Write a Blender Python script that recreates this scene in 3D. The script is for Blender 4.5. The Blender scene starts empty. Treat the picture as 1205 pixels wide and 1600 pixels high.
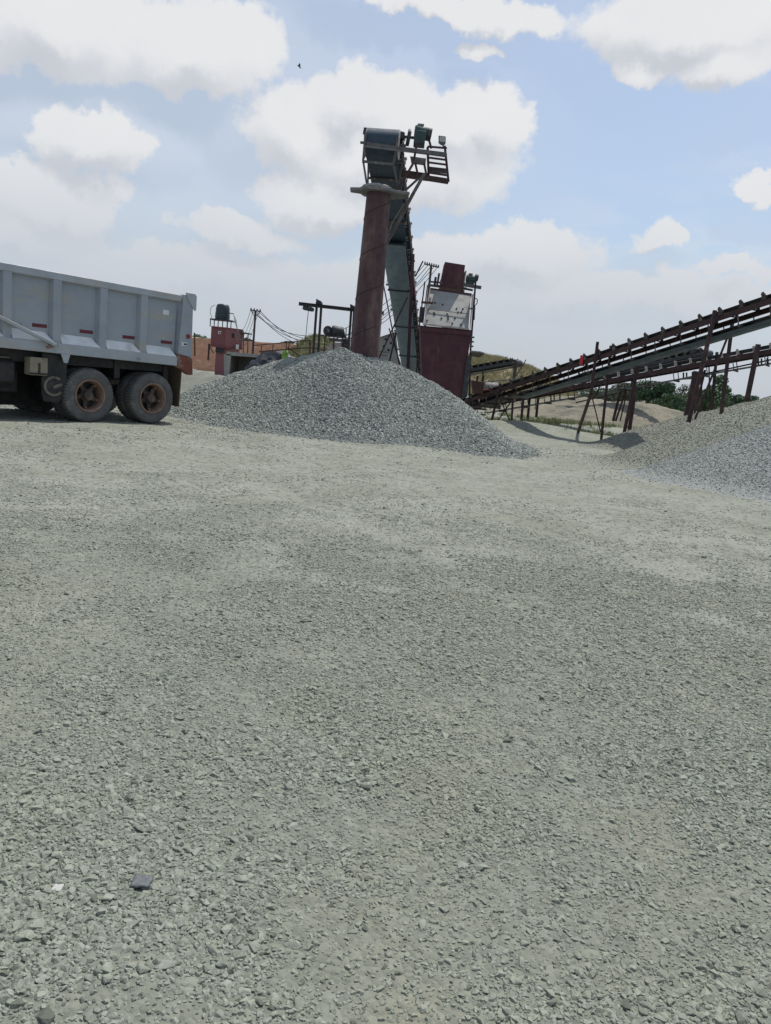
import bpy, bmesh, math, random
import numpy as np
from mathutils import Vector, Matrix
R = math.radians
random.seed(4); rng = np.random.default_rng(4)
scene = bpy.context.scene
col = scene.collection

# ------------------------------------------------------------------ camera
F, CX, CY, RHO, CZ = 1203.0, 602.5, 800.0, R(5.5), 1.45
TH = math.atan(215*math.cos(RHO)/F)
fw = Vector((0, math.cos(TH), -math.sin(TH))); r0 = Vector((1, 0, 0)); u0 = Vector((0, math.sin(TH), math.cos(TH)))
cr = math.cos(RHO)*r0+math.sin(RHO)*u0; cu = -math.sin(RHO)*r0+math.cos(RHO)*u0
cam_d = bpy.data.cameras.new("camera"); cam = bpy.data.objects.new("camera", cam_d); col.objects.link(cam)
cam_d.sensor_fit = 'VERTICAL'; cam_d.sensor_height = 36; cam_d.lens = 36*F/1600
cam_d.clip_start = .05; cam_d.clip_end = 4000
M4 = Matrix.Identity(4)
for i, v in enumerate((cr, cu, -fw)):
    for j in range(3): M4[j][i] = v[j]
M4.translation = Vector((0, 0, CZ)); cam.matrix_world = M4
scene.camera = cam
def ray(px, py): return fw+cr*((px-CX)/F)-cu*((py-CY)/F)
def P(px, py, Y):
    d = ray(px, py); return d*(Y/d.y)+Vector((0, 0, CZ))
def G(px, py, z=0):
    d = ray(px, py); return d*((z-CZ)/d.z)+Vector((0, 0, CZ))

# ------------------------------------------------------------------ light and sky
SUN_EL, SUN_AZ = R(65), math.atan2(.52, .85)          # azimuth from +Y towards +X
sdir = Vector((math.sin(SUN_AZ)*math.cos(SUN_EL), math.cos(SUN_AZ)*math.cos(SUN_EL), math.sin(SUN_EL)))
sl = bpy.data.lights.new("sun", 'SUN'); so = bpy.data.objects.new("sun", sl); col.objects.link(so)
sl.energy = 4.1; sl.angle = R(.6); sl.color = (1, .955, .88)
so.rotation_euler = sdir.to_track_quat('Z', 'Y').to_euler()
vs = scene.view_settings
vs.view_transform = 'Standard'; vs.look = 'None'; vs.gamma = 1; vs.use_curve_mapping = False; vs.exposure = 0.0

world = bpy.data.worlds.new("World"); scene.world = world; world.use_nodes = True
wt = world.node_tree; wt.nodes.clear()
class NT:
    """tiny helper to write node trees"""
    def __init__(s, t): s.t = t
    def n(s, typ, **kw):
        nd = s.t.nodes.new(typ)
        for k, v in kw.items(): setattr(nd, k, v)
        return nd
    def set(s, sock, v):
        if isinstance(v, bpy.types.NodeSocket): s.t.links.new(v, sock)
        else: sock.default_value = v
    def m(s, op, a, b=None, c=None, clamp=False):
        nd = s.n('ShaderNodeMath', operation=op); nd.use_clamp = clamp
        for i, v in enumerate((a, b, c)):
            if v is not None: s.set(nd.inputs[i], v)
        return nd.outputs[0]
    def v(s, op, a, b=None, out=0):
        nd = s.n('ShaderNodeVectorMath', operation=op); s.set(nd.inputs[0], a)
        if b is not None: s.set(nd.inputs[1], b)
        return nd.outputs['Value' if op in ('LENGTH', 'DOT_PRODUCT') else 0]
    def ramp(s, x, lo, hi, smooth=True, a=0., b=1.):
        nd = s.n('ShaderNodeMapRange'); nd.interpolation_type = 'SMOOTHSTEP' if smooth else 'LINEAR'
        s.set(nd.inputs[0], x)
        for i, v in zip((1, 2, 3, 4), (lo, hi, a, b)): s.set(nd.inputs[i], v)
        return nd.outputs[0]
    def noise(s, vec, scale, detail=4, rough=.55, out=0, dist=0.):
        nd = s.n('ShaderNodeTexNoise')
        if vec is not None: s.set(nd.inputs['Vector'], vec)
        nd.inputs['Scale'].default_value = scale; nd.inputs['Detail'].default_value = detail
        nd.inputs['Roughness'].default_value = rough; nd.inputs['Distortion'].default_value = dist
        return nd.outputs[out]
    def mix(s, fac, a, b):
        nd = s.n('ShaderNodeMix', data_type='RGBA')
        s.set(nd.inputs[0], fac)
        for i, v in ((6, a), (7, b)):
            s.set(nd.inputs[i], v if isinstance(v, bpy.types.NodeSocket) else (*v, 1)[:4])
        return nd.outputs[2]
    def xyz(s, x, y, z):
        nd = s.n('ShaderNodeCombineXYZ')
        for i, v in enumerate((x, y, z)): s.set(nd.inputs[i], v)
        return nd.outputs[0]

w = NT(wt)
sky = w.n('ShaderNodeTexSky', sky_type='NISHITA'); sky.sun_disc = False
sky.sun_elevation = SUN_EL; sky.sun_rotation = SUN_AZ; sky.air_density = 1.0; sky.dust_density = 2.2; sky.ozone_density = 1.6
gen = w.n('ShaderNodeTexCoord').outputs['Generated']
sep = w.n('ShaderNodeSeparateXYZ'); wt.links.new(gen, sep.inputs[0])
az = w.m('ARCTAN2', sep.outputs[0], sep.outputs[1]); el = w.m('ARCSINE', sep.outputs[2])
def azel(px, py):
    d = ray(px, py).normalized(); return math.atan2(d.x, d.y), math.asin(d.z)
warp = w.v('SUBTRACT', w.noise(gen, 7.5, 6, .6, out=1), (.5, .5, .5))
warp = w.v('MULTIPLY', warp, (.10, .085, 0))
warp2 = w.v('MULTIPLY', w.v('SUBTRACT', w.noise(gen, 26, 5, .6, out=1), (.5, .5, .5)), (.04, .04, 0))
pos = w.v('ADD', w.v('ADD', w.xyz(az, el, 0), warp), warp2)
CLOUDS = [(90, 20, 210, 80), (300, 70, 150, 72), (560, 165, 105, 66), (470, 205, 110, 80), (700, 205, 118, 70), (620, 262, 200, 66), (760, 190, 60, 52),
          (520, 318, 150, 46), (140, 218, 98, 50), (80, 306, 120, 52), (30, 350, 130, 40), (700, 5, 210, 30), (1070, 22, 170, 62), (1010, 98, 42, 26), (1130, 92, 78, 44),
          (750, 73, 34, 16), (1022, 371, 42, 27), (1196, 297, 38, 24), (820, 398, 150, 50), (690, 392, 90, 44), (380, 365, 120, 36), (900, 455, 260, 34), (1100, 470, 180, 38), (1150, 420, 70, 20),
          (300, 430, 300, 50), (620, 470, 420, 60)]
def field(p):
    acc = None
    for px, py, rx, ry in CLOUDS:
        a, e = azel(px, py)
        d = w.v('LENGTH', w.v('MULTIPLY', w.v('SUBTRACT', p, (a, e, 0)), (F/(rx*.93), F/(ry*.93), 0)))
        acc = d if acc is None else w.m('SMOOTH_MIN', acc, d, .25)
    return acc
fd = field(pos)
fd_up = field(w.v('ADD', pos, (.010, .030, 0)))          # a step towards the sun: how much cloud stands in the way
n1 = w.noise(gen, 21, 9, .60)
thick = w.m('ADD', w.m('SUBTRACT', 1.0, fd), w.m('MULTIPLY', w.m('SUBTRACT', n1, .5), 1.0))
mask_c = w.ramp(thick, -.07, .27)
# thin high veil and the hazy bank near the horizon
vn = w.noise(w.v('MULTIPLY', gen, (1, 1, 2.6)), 3.2, 6, .6)
veil = w.m('MULTIPLY', w.ramp(vn, .42, .72), .34)
bank = w.m('MULTIPLY', w.ramp(el, .30, .02), w.ramp(w.noise(w.v('MULTIPLY', gen, (1, 1, 3.5)), 7, 7, .62), .36, .62, b=.85))
side = w.ramp(sep.outputs[0], .30, -.22, b=.45)             # thinner blue towards the left
mask = w.m('MAXIMUM', w.m('MAXIMUM', mask_c, veil), w.m('MAXIMUM', bank, w.m('MULTIPLY', side, w.ramp(el, .62, .25))))
lit = w.ramp(w.m('SUBTRACT', fd_up, fd), -.60, .30)
n2 = w.noise(gen, 9, 6, .6)
lit = w.m('ADD', w.m('MULTIPLY', lit, .75), w.m('MULTIPLY', n2, .35), clamp=True)
cloud = w.mix(lit, (3.8, 4.05, 4.5), (5.85, 5.9, 6.0))
haze_c = w.mix(w.ramp(el, 0., .28), (3.95, 4.28, 4.75), cloud)
skyc = w.n('ShaderNodeMix', data_type='RGBA', blend_type='MULTIPLY'); skyc.inputs[0].default_value = 1
wt.links.new(sky.outputs[0], skyc.inputs[6]); skyc.inputs[7].default_value = (.88, .94, .98, 1)
below = w.ramp(el, -.02, .06)
airy = w.mix(.34, skyc.outputs[2], (3.75, 4.3, 5.05))
skymix = w.mix(mask, airy, haze_c)
skymix = w.mix(w.ramp(el, .20, .0, b=.75), skymix, (3.95, 4.28, 4.75))
bg = w.n('ShaderNodeBackground'); bg.inputs[1].default_value = .14
wt.links.new(skymix, bg.inputs[0])
out = w.n('ShaderNodeOutputWorld'); wt.links.new(bg.outputs[0], out.inputs[0])

# ------------------------------------------------------------------ materials
MATS = {}
def mat(name, c1, c2=None, scale=4., rough=.7, metal=0., bump=.0, bscale=40., c3=None, c3scale=1.5, c3lo=.55, c3hi=.7, detail=6, coord='Object', streak=None, spec=.4, runs=None):
    """base colour = noise mix of c1 and c2, with patches of c3 (rust, dust, stain) laid over"""
    m = bpy.data.materials.new(name); m.use_nodes = True; t = m.node_tree; k = NT(t)
    b = t.nodes['Principled BSDF']
    tc = k.n('ShaderNodeTexCoord').outputs['Object'] if coord == 'Object' else k.n('ShaderNodeNewGeometry').outputs['Position']
    c2 = c2 or tuple(x*.8 for x in c1)
    c = k.mix(k.ramp(k.noise(tc, scale, detail, .6), .3, .7), c1, c2)
    if c3:
        v = k.v('MULTIPLY', tc, streak) if streak else tc
        c = k.mix(k.ramp(k.noise(v, c3scale, 8, .65), c3lo, c3hi), c, c3)
    if runs:                                              # (colour, scale, lo, hi, stretch)
        c = k.mix(k.ramp(k.noise(k.v('MULTIPLY', tc, runs[4]), runs[1], 7, .7), runs[2], runs[3], b=.8), c, runs[0])
    t.links.new(c, b.inputs['Base Color'])
    rv = k.ramp(k.noise(tc, scale*2.3, 4), .3, .7, a=max(.05, rough-.12), b=min(1, rough+.12)); t.links.new(rv, b.inputs['Roughness'])
    b.inputs['Metallic'].default_value = metal; b.inputs['Specular IOR Level'].default_value = spec
    if bump:
        bp = k.n('ShaderNodeBump'); bp.inputs['Strength'].default_value = 1; bp.inputs['Distance'].default_value = bump
        t.links.new(k.noise(tc, bscale, 6, .6), bp.inputs['Height']); t.links.new(bp.outputs[0], b.inputs['Normal'])
    MATS[name] = m; return m
mat('bed_paint', (.31, .342, .375), (.258, .288, .32), 1.5, .45, .0, .016, 2.2, c3=(.35, .335, .285), c3scale=1.5, c3lo=.49, c3hi=.72, streak=(.5, 1, 3), spec=.45, runs=((.20, .15, .11), 3.2, .655, .70, (1.6, 1.6, .30)))
mat('bed_rail', (.37, .395, .415), (.31, .335, .355), 2.5, .48, .0, .014, 3.5, c3=(.20, .095, .05), c3scale=2.6, c3lo=.635, c3hi=.69, spec=.45, runs=((.36, .34, .29), 2.2, .50, .68, (.5, 1, 2)))
mat('rusty_steel', (.20, .07, .04), (.13, .05, .035), 6, .85, 0, .004, 60, c3=(.34, .28, .24), c3scale=3, c3lo=.5, c3hi=.7)
mat('tyre', (.080, .082, .082), (.115, .113, .107), 5, .88, 0, .002, 120, c3=(.20, .19, .165), c3scale=3, c3lo=.5, c3hi=.75)
mat('ledge_sunlit', (.66, .675, .68), (.56, .575, .58), 4, .7, 0, .003, 30, c3=(.40, .385, .34), c3scale=2, c3lo=.55, c3hi=.75)  # near-white puts sun on the ledge tops into the colour; beige patches are dust
mat('rim_mud', (.25, .158, .110), (.165, .108, .08), 5, .85, 0, .004, 40, c3=(.27, .21, .165), c3scale=6, c3lo=.48, c3hi=.7)
mat('hub_dark', (.09, .065, .055), (.05, .04, .038), 8, .8, 0, .003, 60, c3=(.17, .12, .09), c3scale=5, c3lo=.5, c3hi=.7)
mat('black_steel', (.018, .019, .021), (.03, .028, .027), 5, .6, 0, .003, 40)
mat('black_rubber', (.02, .02, .021), (.032, .031, .03), 4, .75, 0, .003, 40, c3=(.07, .065, .055), c3scale=2, c3lo=.5, c3hi=.8)
mat('flap_brown', (.085, .062, .042), (.12, .085, .055), 3, .85, 0, .003, 30)
mat('box_beige', (.30, .26, .19), (.22, .19, .14), 4, .8, 0, .004, 30, c3=(.06, .05, .04), c3scale=9, c3lo=.58, c3hi=.66)
mat('mud_beige', (.17, .155, .12), (.12, .11, .09), 6, .9)
mat('reflector', (.13, .016, .026), (.10, .015, .022), 8, .45)
mat('red_lens', (.30, .012, .02), (.25, .01, .015), 8, .2)
mat('white_sticker', (.70, .70, .70), (.6, .6, .62), 8, .5)
mat('maroon', (.078, .023, .030), (.058, .019, .025), 3, .6, 0, .008, 4, c3=(.13, .055, .055), c3scale=2.2, c3lo=.5, c3hi=.78, streak=(1, 1, .3), runs=((.17, .115, .095), 4, .63, .70, (1.6, 1.6, .2)))
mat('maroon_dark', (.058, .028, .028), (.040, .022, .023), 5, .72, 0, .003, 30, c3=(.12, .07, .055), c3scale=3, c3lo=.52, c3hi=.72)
mat('chute_maroon', (.085, .046, .044), (.062, .034, .036), 2.5, .78, 0, .008, 12, c3=(.19, .125, .105), c3scale=2.2, c3lo=.44, c3hi=.76, streak=(1, 1, .3), runs=((.30, .25, .22), 5, .66, .70, (1.5, 1.5, .22)))
mat('brown_steel', (.12, .062, .046), (.075, .042, .035), 4, .78, 0, .004, 40, c3=(.22, .13, .09), c3scale=3, c3lo=.56, c3hi=.75)
mat('grey_steel', (.125, .115, .108), (.088, .08, .077), 5, .7, 0, .003, 40, c3=(.25, .24, .22), c3scale=3, c3lo=.52, c3hi=.72)
mat('light_steel', (.19, .185, .175), (.13, .125, .12), 5, .7, 0, .003, 40)
mat('dust_plate', (.36, .36, .34), (.28, .28, .265), 3, .9, 0, .01, 22, c3=(.18, .175, .165), c3scale=3.5, c3lo=.55, c3hi=.72, streak=(.5, 1, 1.6))
mat('pale_edge', (.45, .40, .37), (.34, .27, .25), 4, .85)
mat('belt', (.032, .034, .038), (.048, .050, .053), 4, .55, 0, .002, 40)
mat('belt_blue', (.038, .060, .085), (.026, .042, .062), 3, .6, 0, .003, 30, c3=(.11, .13, .15), c3scale=3, c3lo=.55, c3hi=.9)
mat('tray_blue', (.130, .190, .245), (.098, .150, .198), 2.5, .5, .0, .004, 14, c3=(.20, .24, .265), c3scale=2.5, c3lo=.5, c3hi=.8, streak=(1, .3, 1))
mat('idler_steel', (.085, .070, .060), (.055, .045, .04), 6, .8, 0, .003, 60, c3=(.24, .22, .20), c3scale=5, c3lo=.52, c3hi=.68)
mat('tray_dark', (.070, .100, .122), (.050, .074, .092), 2.5, .55, .0, .004, 14, c3=(.11, .13, .14), c3scale=2.5, c3lo=.5, c3hi=.8, streak=(1, .3, 1))
mat('idler_pale', (.42, .39, .36), (.28, .24, .21), 6, .8)
mat('gear_green', (.032, .066, .060), (.022, .046, .043), 6, .55, 0, .003, 40, c3=(.11, .12, .105), c3scale=5, c3lo=.55, c3hi=.75)
mat('lamp_glass', (.40, .39, .36), (.34, .33, .31), 6, .4)
mat('rubble', (.34, .33, .30), (.24, .235, .22), 14, .95, 0, .03, 30)
mat('cabin_red', (.25, .10, .105), (.20, .08, .085), 2, .65, 0, .003, 20, c3=(.32, .18, .175), c3scale=2, c3lo=.5, c3hi=.8)
mat('cabin_frame', (.20, .065, .065), (.15, .05, .05), 3, .7)
mat('dark_opening', (.02, .02, .022), (.03, .03, .03), 3, .6)
mat('tank_black', (.022, .035, .045), (.03, .045, .055), 3, .45)
mat('concrete', (.36, .345, .31), (.28, .27, .245), 3, .9, 0, .02, 14)
mat('laterite', (.58, .31, .20), (.48, .25, .155), 3.0, .95, 0, .06, 5.0, c3=(.66, .48, .36), c3scale=2.5, c3lo=.54, c3hi=.66)
mat('sand_top', (.40, .34, .27), (.34, .29, .22), .4, .95)
mat('tarp_blue', (.016, .020, .032), (.026, .03, .036), 2, .6, 0, .01, 5, c3=(.045, .065, .05), c3scale=1.5, c3lo=.56, c3hi=.62)
mat('lime', (.19, .36, .07), (.15, .30, .06), 4, .6)
mat('red_paint', (.62, .03, .05), (.5, .03, .045), 4, .45)
mat('white_paint', (.62, .62, .58), (.5, .5, .47), 4, .5)
mat('pole_wood', (.075, .062, .055), (.05, .042, .038), 6, .9)
mat('cable', (.03, .03, .033), (.03, .03, .033), 6, .6)
mat('engine_dark', (.030, .034, .038), (.05, .052, .055), 6, .6, 0, .004, 30, c3=(.16, .14, .12), c3scale=4, c3lo=.6, c3hi=.7)
mat('bark', (.10, .08, .062), (.07, .056, .045), 6, .95, 0, .02, 20)
def leaf_mat(name, c1, c2):
    m = bpy.data.materials.new(name); m.use_nodes = True; k = NT(m.node_tree); b = m.node_tree.nodes['Principled BSDF']
    p = k.n('ShaderNodeNewGeometry')
    c = k.mix(k.ramp(k.noise(p.outputs['Position'], .8, 4), .35, .65), c1, c2)
    m.node_tree.links.new(c, b.inputs['Base Color']); b.inputs['Roughness'].default_value = .65
    MATS[name] = m; return m
leaf_mat('leaf_dark', (.055, .112, .062), (.085, .142, .070))
leaf_mat('leaf_mid', (.065, .125, .058), (.10, .155, .062))
leaf_mat('leaf_grey', (.10, .12, .085), (.13, .14, .10))
leaf_mat('grass_dry', (.42, .365, .21), (.33, .305, .155))
leaf_mat('grass_green', (.19, .235, .095), (.31, .30, .14))
mat('hill_soil', (.35, .30, .185), (.27, .24, .14), .5, .95, 0, .1, 3, c3=(.42, .35, .24), c3scale=.4, c3lo=.5, c3hi=.65)
mat('mound_sand', (.205, .185, .138), (.16, .145, .108), .8, .95, 0, .12, 5, c3=(.125, .122, .092), c3scale=.9, c3lo=.46, c3hi=.62)

def stone_mat(name, c1, c2, dusty, dlo=.45, dhi=.6, white=.985, spill=None, road=False):
    """crushed stone: per-stone shade, a few white chips, dust film in patches"""
    m = bpy.data.materials.new(name); m.use_nodes = True; t = m.node_tree; k = NT(t); b = t.nodes['Principled BSDF']
    oi = k.n('ShaderNodeObjectInfo').outputs['Random']; pos = k.n('ShaderNodeNewGeometry').outputs['Position']
    c = k.mix(oi, c1, c2)
    c = k.mix(k.ramp(k.noise(pos, 60, 3), .35, .7, b=.35), c, tuple(min(1, x*1.45) for x in c2))
    c = k.mix(k.ramp(k.noise(pos, .55, 5, .6), dlo, dhi+.12, b=.42), c, dusty)
    if spill:
        dd = k.v('LENGTH', k.v('MULTIPLY', k.v('SUBTRACT', pos, spill), (.62, .30, 0)))
        dd = k.m('ADD', dd, k.m('MULTIPLY', k.m('SUBTRACT', k.noise(pos, 1.1, 4), .5), .9))
        c = k.mix(k.ramp(dd, .55, 1.25, b=.55), c, dusty)
    if road:
        sy = k.n('ShaderNodeSeparateXYZ'); t.links.new(pos, sy.inputs[0])
        rd = k.m('ADD', k.ramp(sy.outputs[1], 2.5, 11.0, b=.62), k.m('MULTIPLY', k.m('SUBTRACT', k.noise(pos, .4, 4), .5), .5), clamp=True)
        c = k.mix(rd, c, (.256, .268, .228))
    r2 = k.m('FRACT', k.m('MULTIPLY', oi, 57.31))
    c = k.mix(k.m('GREATER_THAN', r2, white), c, (.48, .48, .46))
    c = k.mix(k.m('LESS_THAN', r2, .05), c, tuple(x*.72 for x in c1))
    t.links.new(c, b.inputs['Base Color']); b.inputs['Roughness'].default_value = .85; b.inputs['Specular IOR Level'].default_value = .3
    bp = k.n('ShaderNodeBump'); bp.inputs['Distance'].default_value = .002
    t.links.new(k.noise(pos, 220, 3), bp.inputs['Height']); t.links.new(bp.outputs[0], b.inputs['Normal'])
    MATS[name] = m; return m
stone_mat('stone_yard', (.150, .163, .132), (.244, .260, .216), (.232, .225, .158), white=1.1, road=True)
stone_mat('stone_fresh', (.125, .140, .128), (.33, .352, .325), (.31, .325, .29), .62, .75, .985, spill=(-.85, 18.0, 1))
stone_mat('stone_fine', (.185, .193, .158), (.240, .248, .207), (.265, .265, .215), .4, .6, .995)

stone_mat('stone_olive', (.165, .171, .142), (.222, .228, .191), (.24, .24, .195), .5, .65, .995)
stone_mat('stone_blue', (.192, .206, .196), (.262, .278, .265), (.31, .31, .265), .5, .65, .999)

def ground_mat():
    m = bpy.data.materials.new('yard_ground'); m.use_nodes = True; t = m.node_tree; k = NT(t); b = t.nodes['Principled BSDF']
    pos = k.n('ShaderNodeNewGeometry').outputs['Position']
    big = k.noise(pos, .16, 5, .6); mid = k.noise(pos, .9, 6, .62); fine = k.noise(pos, 14, 6, .65)
    dust = k.mix(k.ramp(mid, .35, .65), (.222, .230, .184), (.272, .283, .240))
    sep0 = k.n('ShaderNodeSeparateXYZ'); t.links.new(pos, sep0.inputs[0])
    dust = k.mix(k.ramp(k.m('ADD', sep0.outputs[1], k.m('MULTIPLY', mid, 2.)), 2.2, 6.5), (.240, .224, .152), dust)
    grav = k.mix(k.ramp(fine, .3, .7), (.178, .188, .152), (.238, .249, .207))
    sel = k.m('ADD', k.m('MULTIPLY', big, .9), k.m('MULTIPLY', mid, .55))
    sepp = k.n('ShaderNodeSeparateXYZ'); t.links.new(pos, sepp.inputs[0])
    yb = k.ramp(sepp.outputs[1], 3.5, 13.0, a=-.02, b=.20)              # more dust where the trucks drive
    c = k.mix(k.ramp(k.m('ADD', sel, yb), .62, .84), grav, dust)
    c = k.mix(k.ramp(k.noise(k.v('MULTIPLY', pos, (.35, 1.2, 1)), .5, 6, .65), .60, .74, b=.4), c, (.272, .255, .19))
    vo = k.n('ShaderNodeTexVoronoi'); vo.inputs['Scale'].default_value = 42; t.links.new(pos, vo.inputs['Vector'])
    vo2 = k.n('ShaderNodeTexVoronoi'); vo2.inputs['Scale'].default_value = 17; t.links.new(pos, vo2.inputs['Vector'])
    cell = k.n('ShaderNodeSeparateXYZ'); t.links.new(vo.outputs['Color'], cell.inputs[0])
    c = k.mix(k.m('MULTIPLY', cell.outputs[0], .38), c, (.095, .102, .09))
    cell2 = k.n('ShaderNodeSeparateXYZ'); t.links.new(vo2.outputs['Color'], cell2.inputs[0])
    c = k.mix(k.m('MULTIPLY', k.ramp(cell2.outputs[1], .72, .86, b=.45), k.ramp(sepp.outputs[1], 5., 9.)), c, (.08, .086, .076))
    t.links.new(c, b.inputs['Base Color']); b.inputs['Roughness'].default_value = .92; b.inputs['Specular IOR Level'].default_value = .25
    bp = k.n('ShaderNodeBump'); bp.inputs['Distance'].default_value = .02; bp.inputs['Strength'].default_value = .9
    h = k.m('ADD', k.m('MULTIPLY', vo.outputs['Distance'], -.45), k.m('MULTIPLY', k.noise(pos, 9, 8, .7), .9))
    h = k.m('ADD', h, k.m('MULTIPLY', vo2.outputs['Distance'], -.5))
    t.links.new(h, bp.inputs['Height']); t.links.new(bp.outputs[0], b.inputs['Normal'])
    MATS['yard_ground'] = m
ground_mat()
def pile_mat(name, c1, c2, sc):
    m = bpy.data.materials.new(name); m.use_nodes = True; t = m.node_tree; k = NT(t); b = t.nodes['Principled BSDF']
    pos = k.n('ShaderNodeNewGeometry').outputs['Position']
    vo = k.n('ShaderNodeTexVoronoi'); vo.inputs['Scale'].default_value = sc; t.links.new(pos, vo.inputs['Vector'])
    cell = k.n('ShaderNodeSeparateXYZ'); t.links.new(vo.outputs['Color'], cell.inputs[0])
    c = k.mix(cell.outputs[0], c1, c2)
    c = k.mix(k.ramp(k.noise(pos, .7, 5, .6), .4, .65, b=.5), c, tuple((a+bb)*.5*1.08 for a, bb in zip(c1, c2)))
    t.links.new(c, b.inputs['Base Color']); b.inputs['Roughness'].default_value = .9; b.inputs['Specular IOR Level'].default_value = .25
    bp = k.n('ShaderNodeBump'); bp.inputs['Distance'].default_value = .6/sc
    t.links.new(k.m('ADD', k.m('MULTIPLY', vo.outputs['Distance'], -1.), k.noise(pos, sc*.6, 5)), bp.inputs['Height']); t.links.new(bp.outputs[0], b.inputs['Normal'])
    MATS[name] = m
pile_mat('pile_fresh', (.085, .095, .09), (.19, .205, .195), 28)  # darker than its stones: shade in the gaps between them put into the colour
pile_mat('pile_fine', (.18, .187, .154), (.245, .252, .213), 38)
pile_mat('pile_olive', (.155, .162, .135), (.228, .235, .198), 38)
pile_mat('pile_blue', (.185, .198, .188), (.27, .285, .272), 32)

# ------------------------------------------------------------------ helpers
OFF = {}                                                   # world offset of every object built in world coordinates
def tag(o, label=None, cat=None, group=None, kind=None):
    if label: o['label'] = label
    if cat: o['category'] = cat
    if group: o['group'] = group
    if kind: o['kind'] = kind
    return o
def thing(name, label, cat, loc=(0, 0, 0), rot=(0, 0, 0), group=None, local=False):
    o = bpy.data.objects.new(name, None); col.objects.link(o); o.location = loc; o.rotation_euler = rot
    o.empty_display_size = .2
    OFF[o.name] = Vector((0, 0, 0)) if local else Vector(loc)
    return tag(o, label, cat, group)
class MB:
    def __init__(s): s.v = []; s.f = []
    def add(s, vs_, fs):
        n = len(s.v); s.v += [Vector(p) for p in vs_]; s.f += [tuple(i+n for i in f) for f in fs]; return s
    def box(s, c, size, rot=None):
        x, y, z = (d/2 for d in size); c = Vector(c)
        pts = [Vector(p) for p in ((-x, -y, -z), (x, -y, -z), (x, y, -z), (-x, y, -z), (-x, -y, z), (x, -y, z), (x, y, z), (-x, y, z))]
        if rot is not None: pts = [rot @ p for p in pts]
        return s.add([c+p for p in pts], [(3, 2, 1, 0), (4, 5, 6, 7), (0, 1, 5, 4), (1, 2, 6, 5), (2, 3, 7, 6), (3, 0, 4, 7)])
    def hexa(s, a, b):                                     # two quads, joined
        return s.add(list(a)+list(b), [(3, 2, 1, 0), (4, 5, 6, 7), (0, 1, 5, 4), (1, 2, 6, 5), (2, 3, 7, 6), (3, 0, 4, 7)])
    def bar(s, p, q, w_, h=None, up=(0, 0, 1)):            # rectangular bar from p to q
        p, q = Vector(p), Vector(q); h = h or w_; d = (q-p).normalized(); up = Vector(up)
        a = d.cross(up)
        if a.length < 1e-3: a = d.cross(Vector((1, 0, 0)))
        a.normalize(); b = a.cross(d).normalized(); a *= w_/2; b *= h/2
        return s.hexa([p-a-b, p+a-b, p+a+b, p-a+b], [q-a-b, q+a-b, q+a+b, q-a+b])
    def ibeam(s, p, q, w_, h, t=.02, up=(0, 0, 1)):
        p, q = Vector(p), Vector(q); d = (q-p).normalized(); a = d.cross(Vector(up))
        if a.length < 1e-3: a = d.cross(Vector((0, 1, 0)))
        a.normalize(); b = a.cross(d).normalized()
        pr = [(-w_/2, -h/2), (w_/2, -h/2), (w_/2, -h/2+t), (t/2, -h/2+t), (t/2, h/2-t), (w_/2, h/2-t), (w_/2, h/2), (-w_/2, h/2), (-w_/2, h/2-t), (-t/2, h/2-t), (-t/2, -h/2+t), (-w_/2, -h/2+t)]
        return s.sweep(pr, [p, q], a, b)
    def sweep(s, prof, path, a, b, cap=True):
        n = len(prof); vs_ = [Vector(c)+a*x+b*y for c in path for x, y in prof]; fs = []
        for k in range(len(path)-1):
            for i in range(n):
                j = (i+1) % n; fs.append((k*n+i, k*n+j, (k+1)*n+j, (k+1)*n+i))
        if cap: fs += [tuple(range(n))[::-1], tuple((len(path)-1)*n+i for i in range(n))]
        return s.add(vs_, fs)
    def tube(s, pts, r, seg=10, r2=None, cap=True):
        pts = [Vector(p) for p in pts]; vs_ = []; fs = []; m = len(pts); prev = None
        for k, p in enumerate(pts):
            d = (pts[min(k+1, m-1)]-pts[max(k-1, 0)]).normalized()
            a = (prev-d*prev.dot(d)) if prev is not None else d.cross(Vector((0, 0, 1)) if abs(d.z) < .95 else Vector((1, 0, 0)))
            a.normalize(); prev = a; b = d.cross(a)
            rr = r if r2 is None else r+(r2-r)*k/max(1, m-1)
            vs_ += [p+(a*math.cos(t)+b*math.sin(t))*rr for t in (2*math.pi*i/seg for i in range(seg))]
        for k in range(m-1):
            for i in range(seg):
                j = (i+1) % seg; fs.append((k*seg+i, k*seg+j, (k+1)*seg+j, (k+1)*seg+i))
        if cap: fs += [tuple(range(seg))[::-1], tuple((m-1)*seg+i for i in range(seg))]
        return s.add(vs_, fs)
    def lathe(s, prof, c, axis, seg=32, rmod=None):        # prof: (radius, along axis); closed ring profile if first==last
        c = Vector(c); ax = Vector(axis).normalized(); a = ax.orthogonal().normalized(); b = ax.cross(a); n = len(prof); vs_ = []; fs = []
        for i in range(seg):
            t = 2*math.pi*i/seg
            for j, (r, h) in enumerate(prof):
                rr = r*(rmod(i, j) if rmod else 1); vs_.append(c+ax*h+(a*math.cos(t)+b*math.sin(t))*rr)
        for i in range(seg):
            i2 = (i+1) % seg
            for j in range(n-1): fs.append((i*n+j, i2*n+j, i2*n+j+1, i*n+j+1))
        return s.add(vs_, fs)
    def prism(s, poly, d):                                 # polygon of 3-D points, extruded by vector d
        n = len(poly); d = Vector(d); poly = [Vector(p) for p in poly]
        return s.add(poly+[p+d for p in poly], [tuple(range(n))[::-1], tuple(range(n, 2*n))]+[(i, (i+1) % n, n+(i+1) % n, n+i) for i in range(n)])
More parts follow.
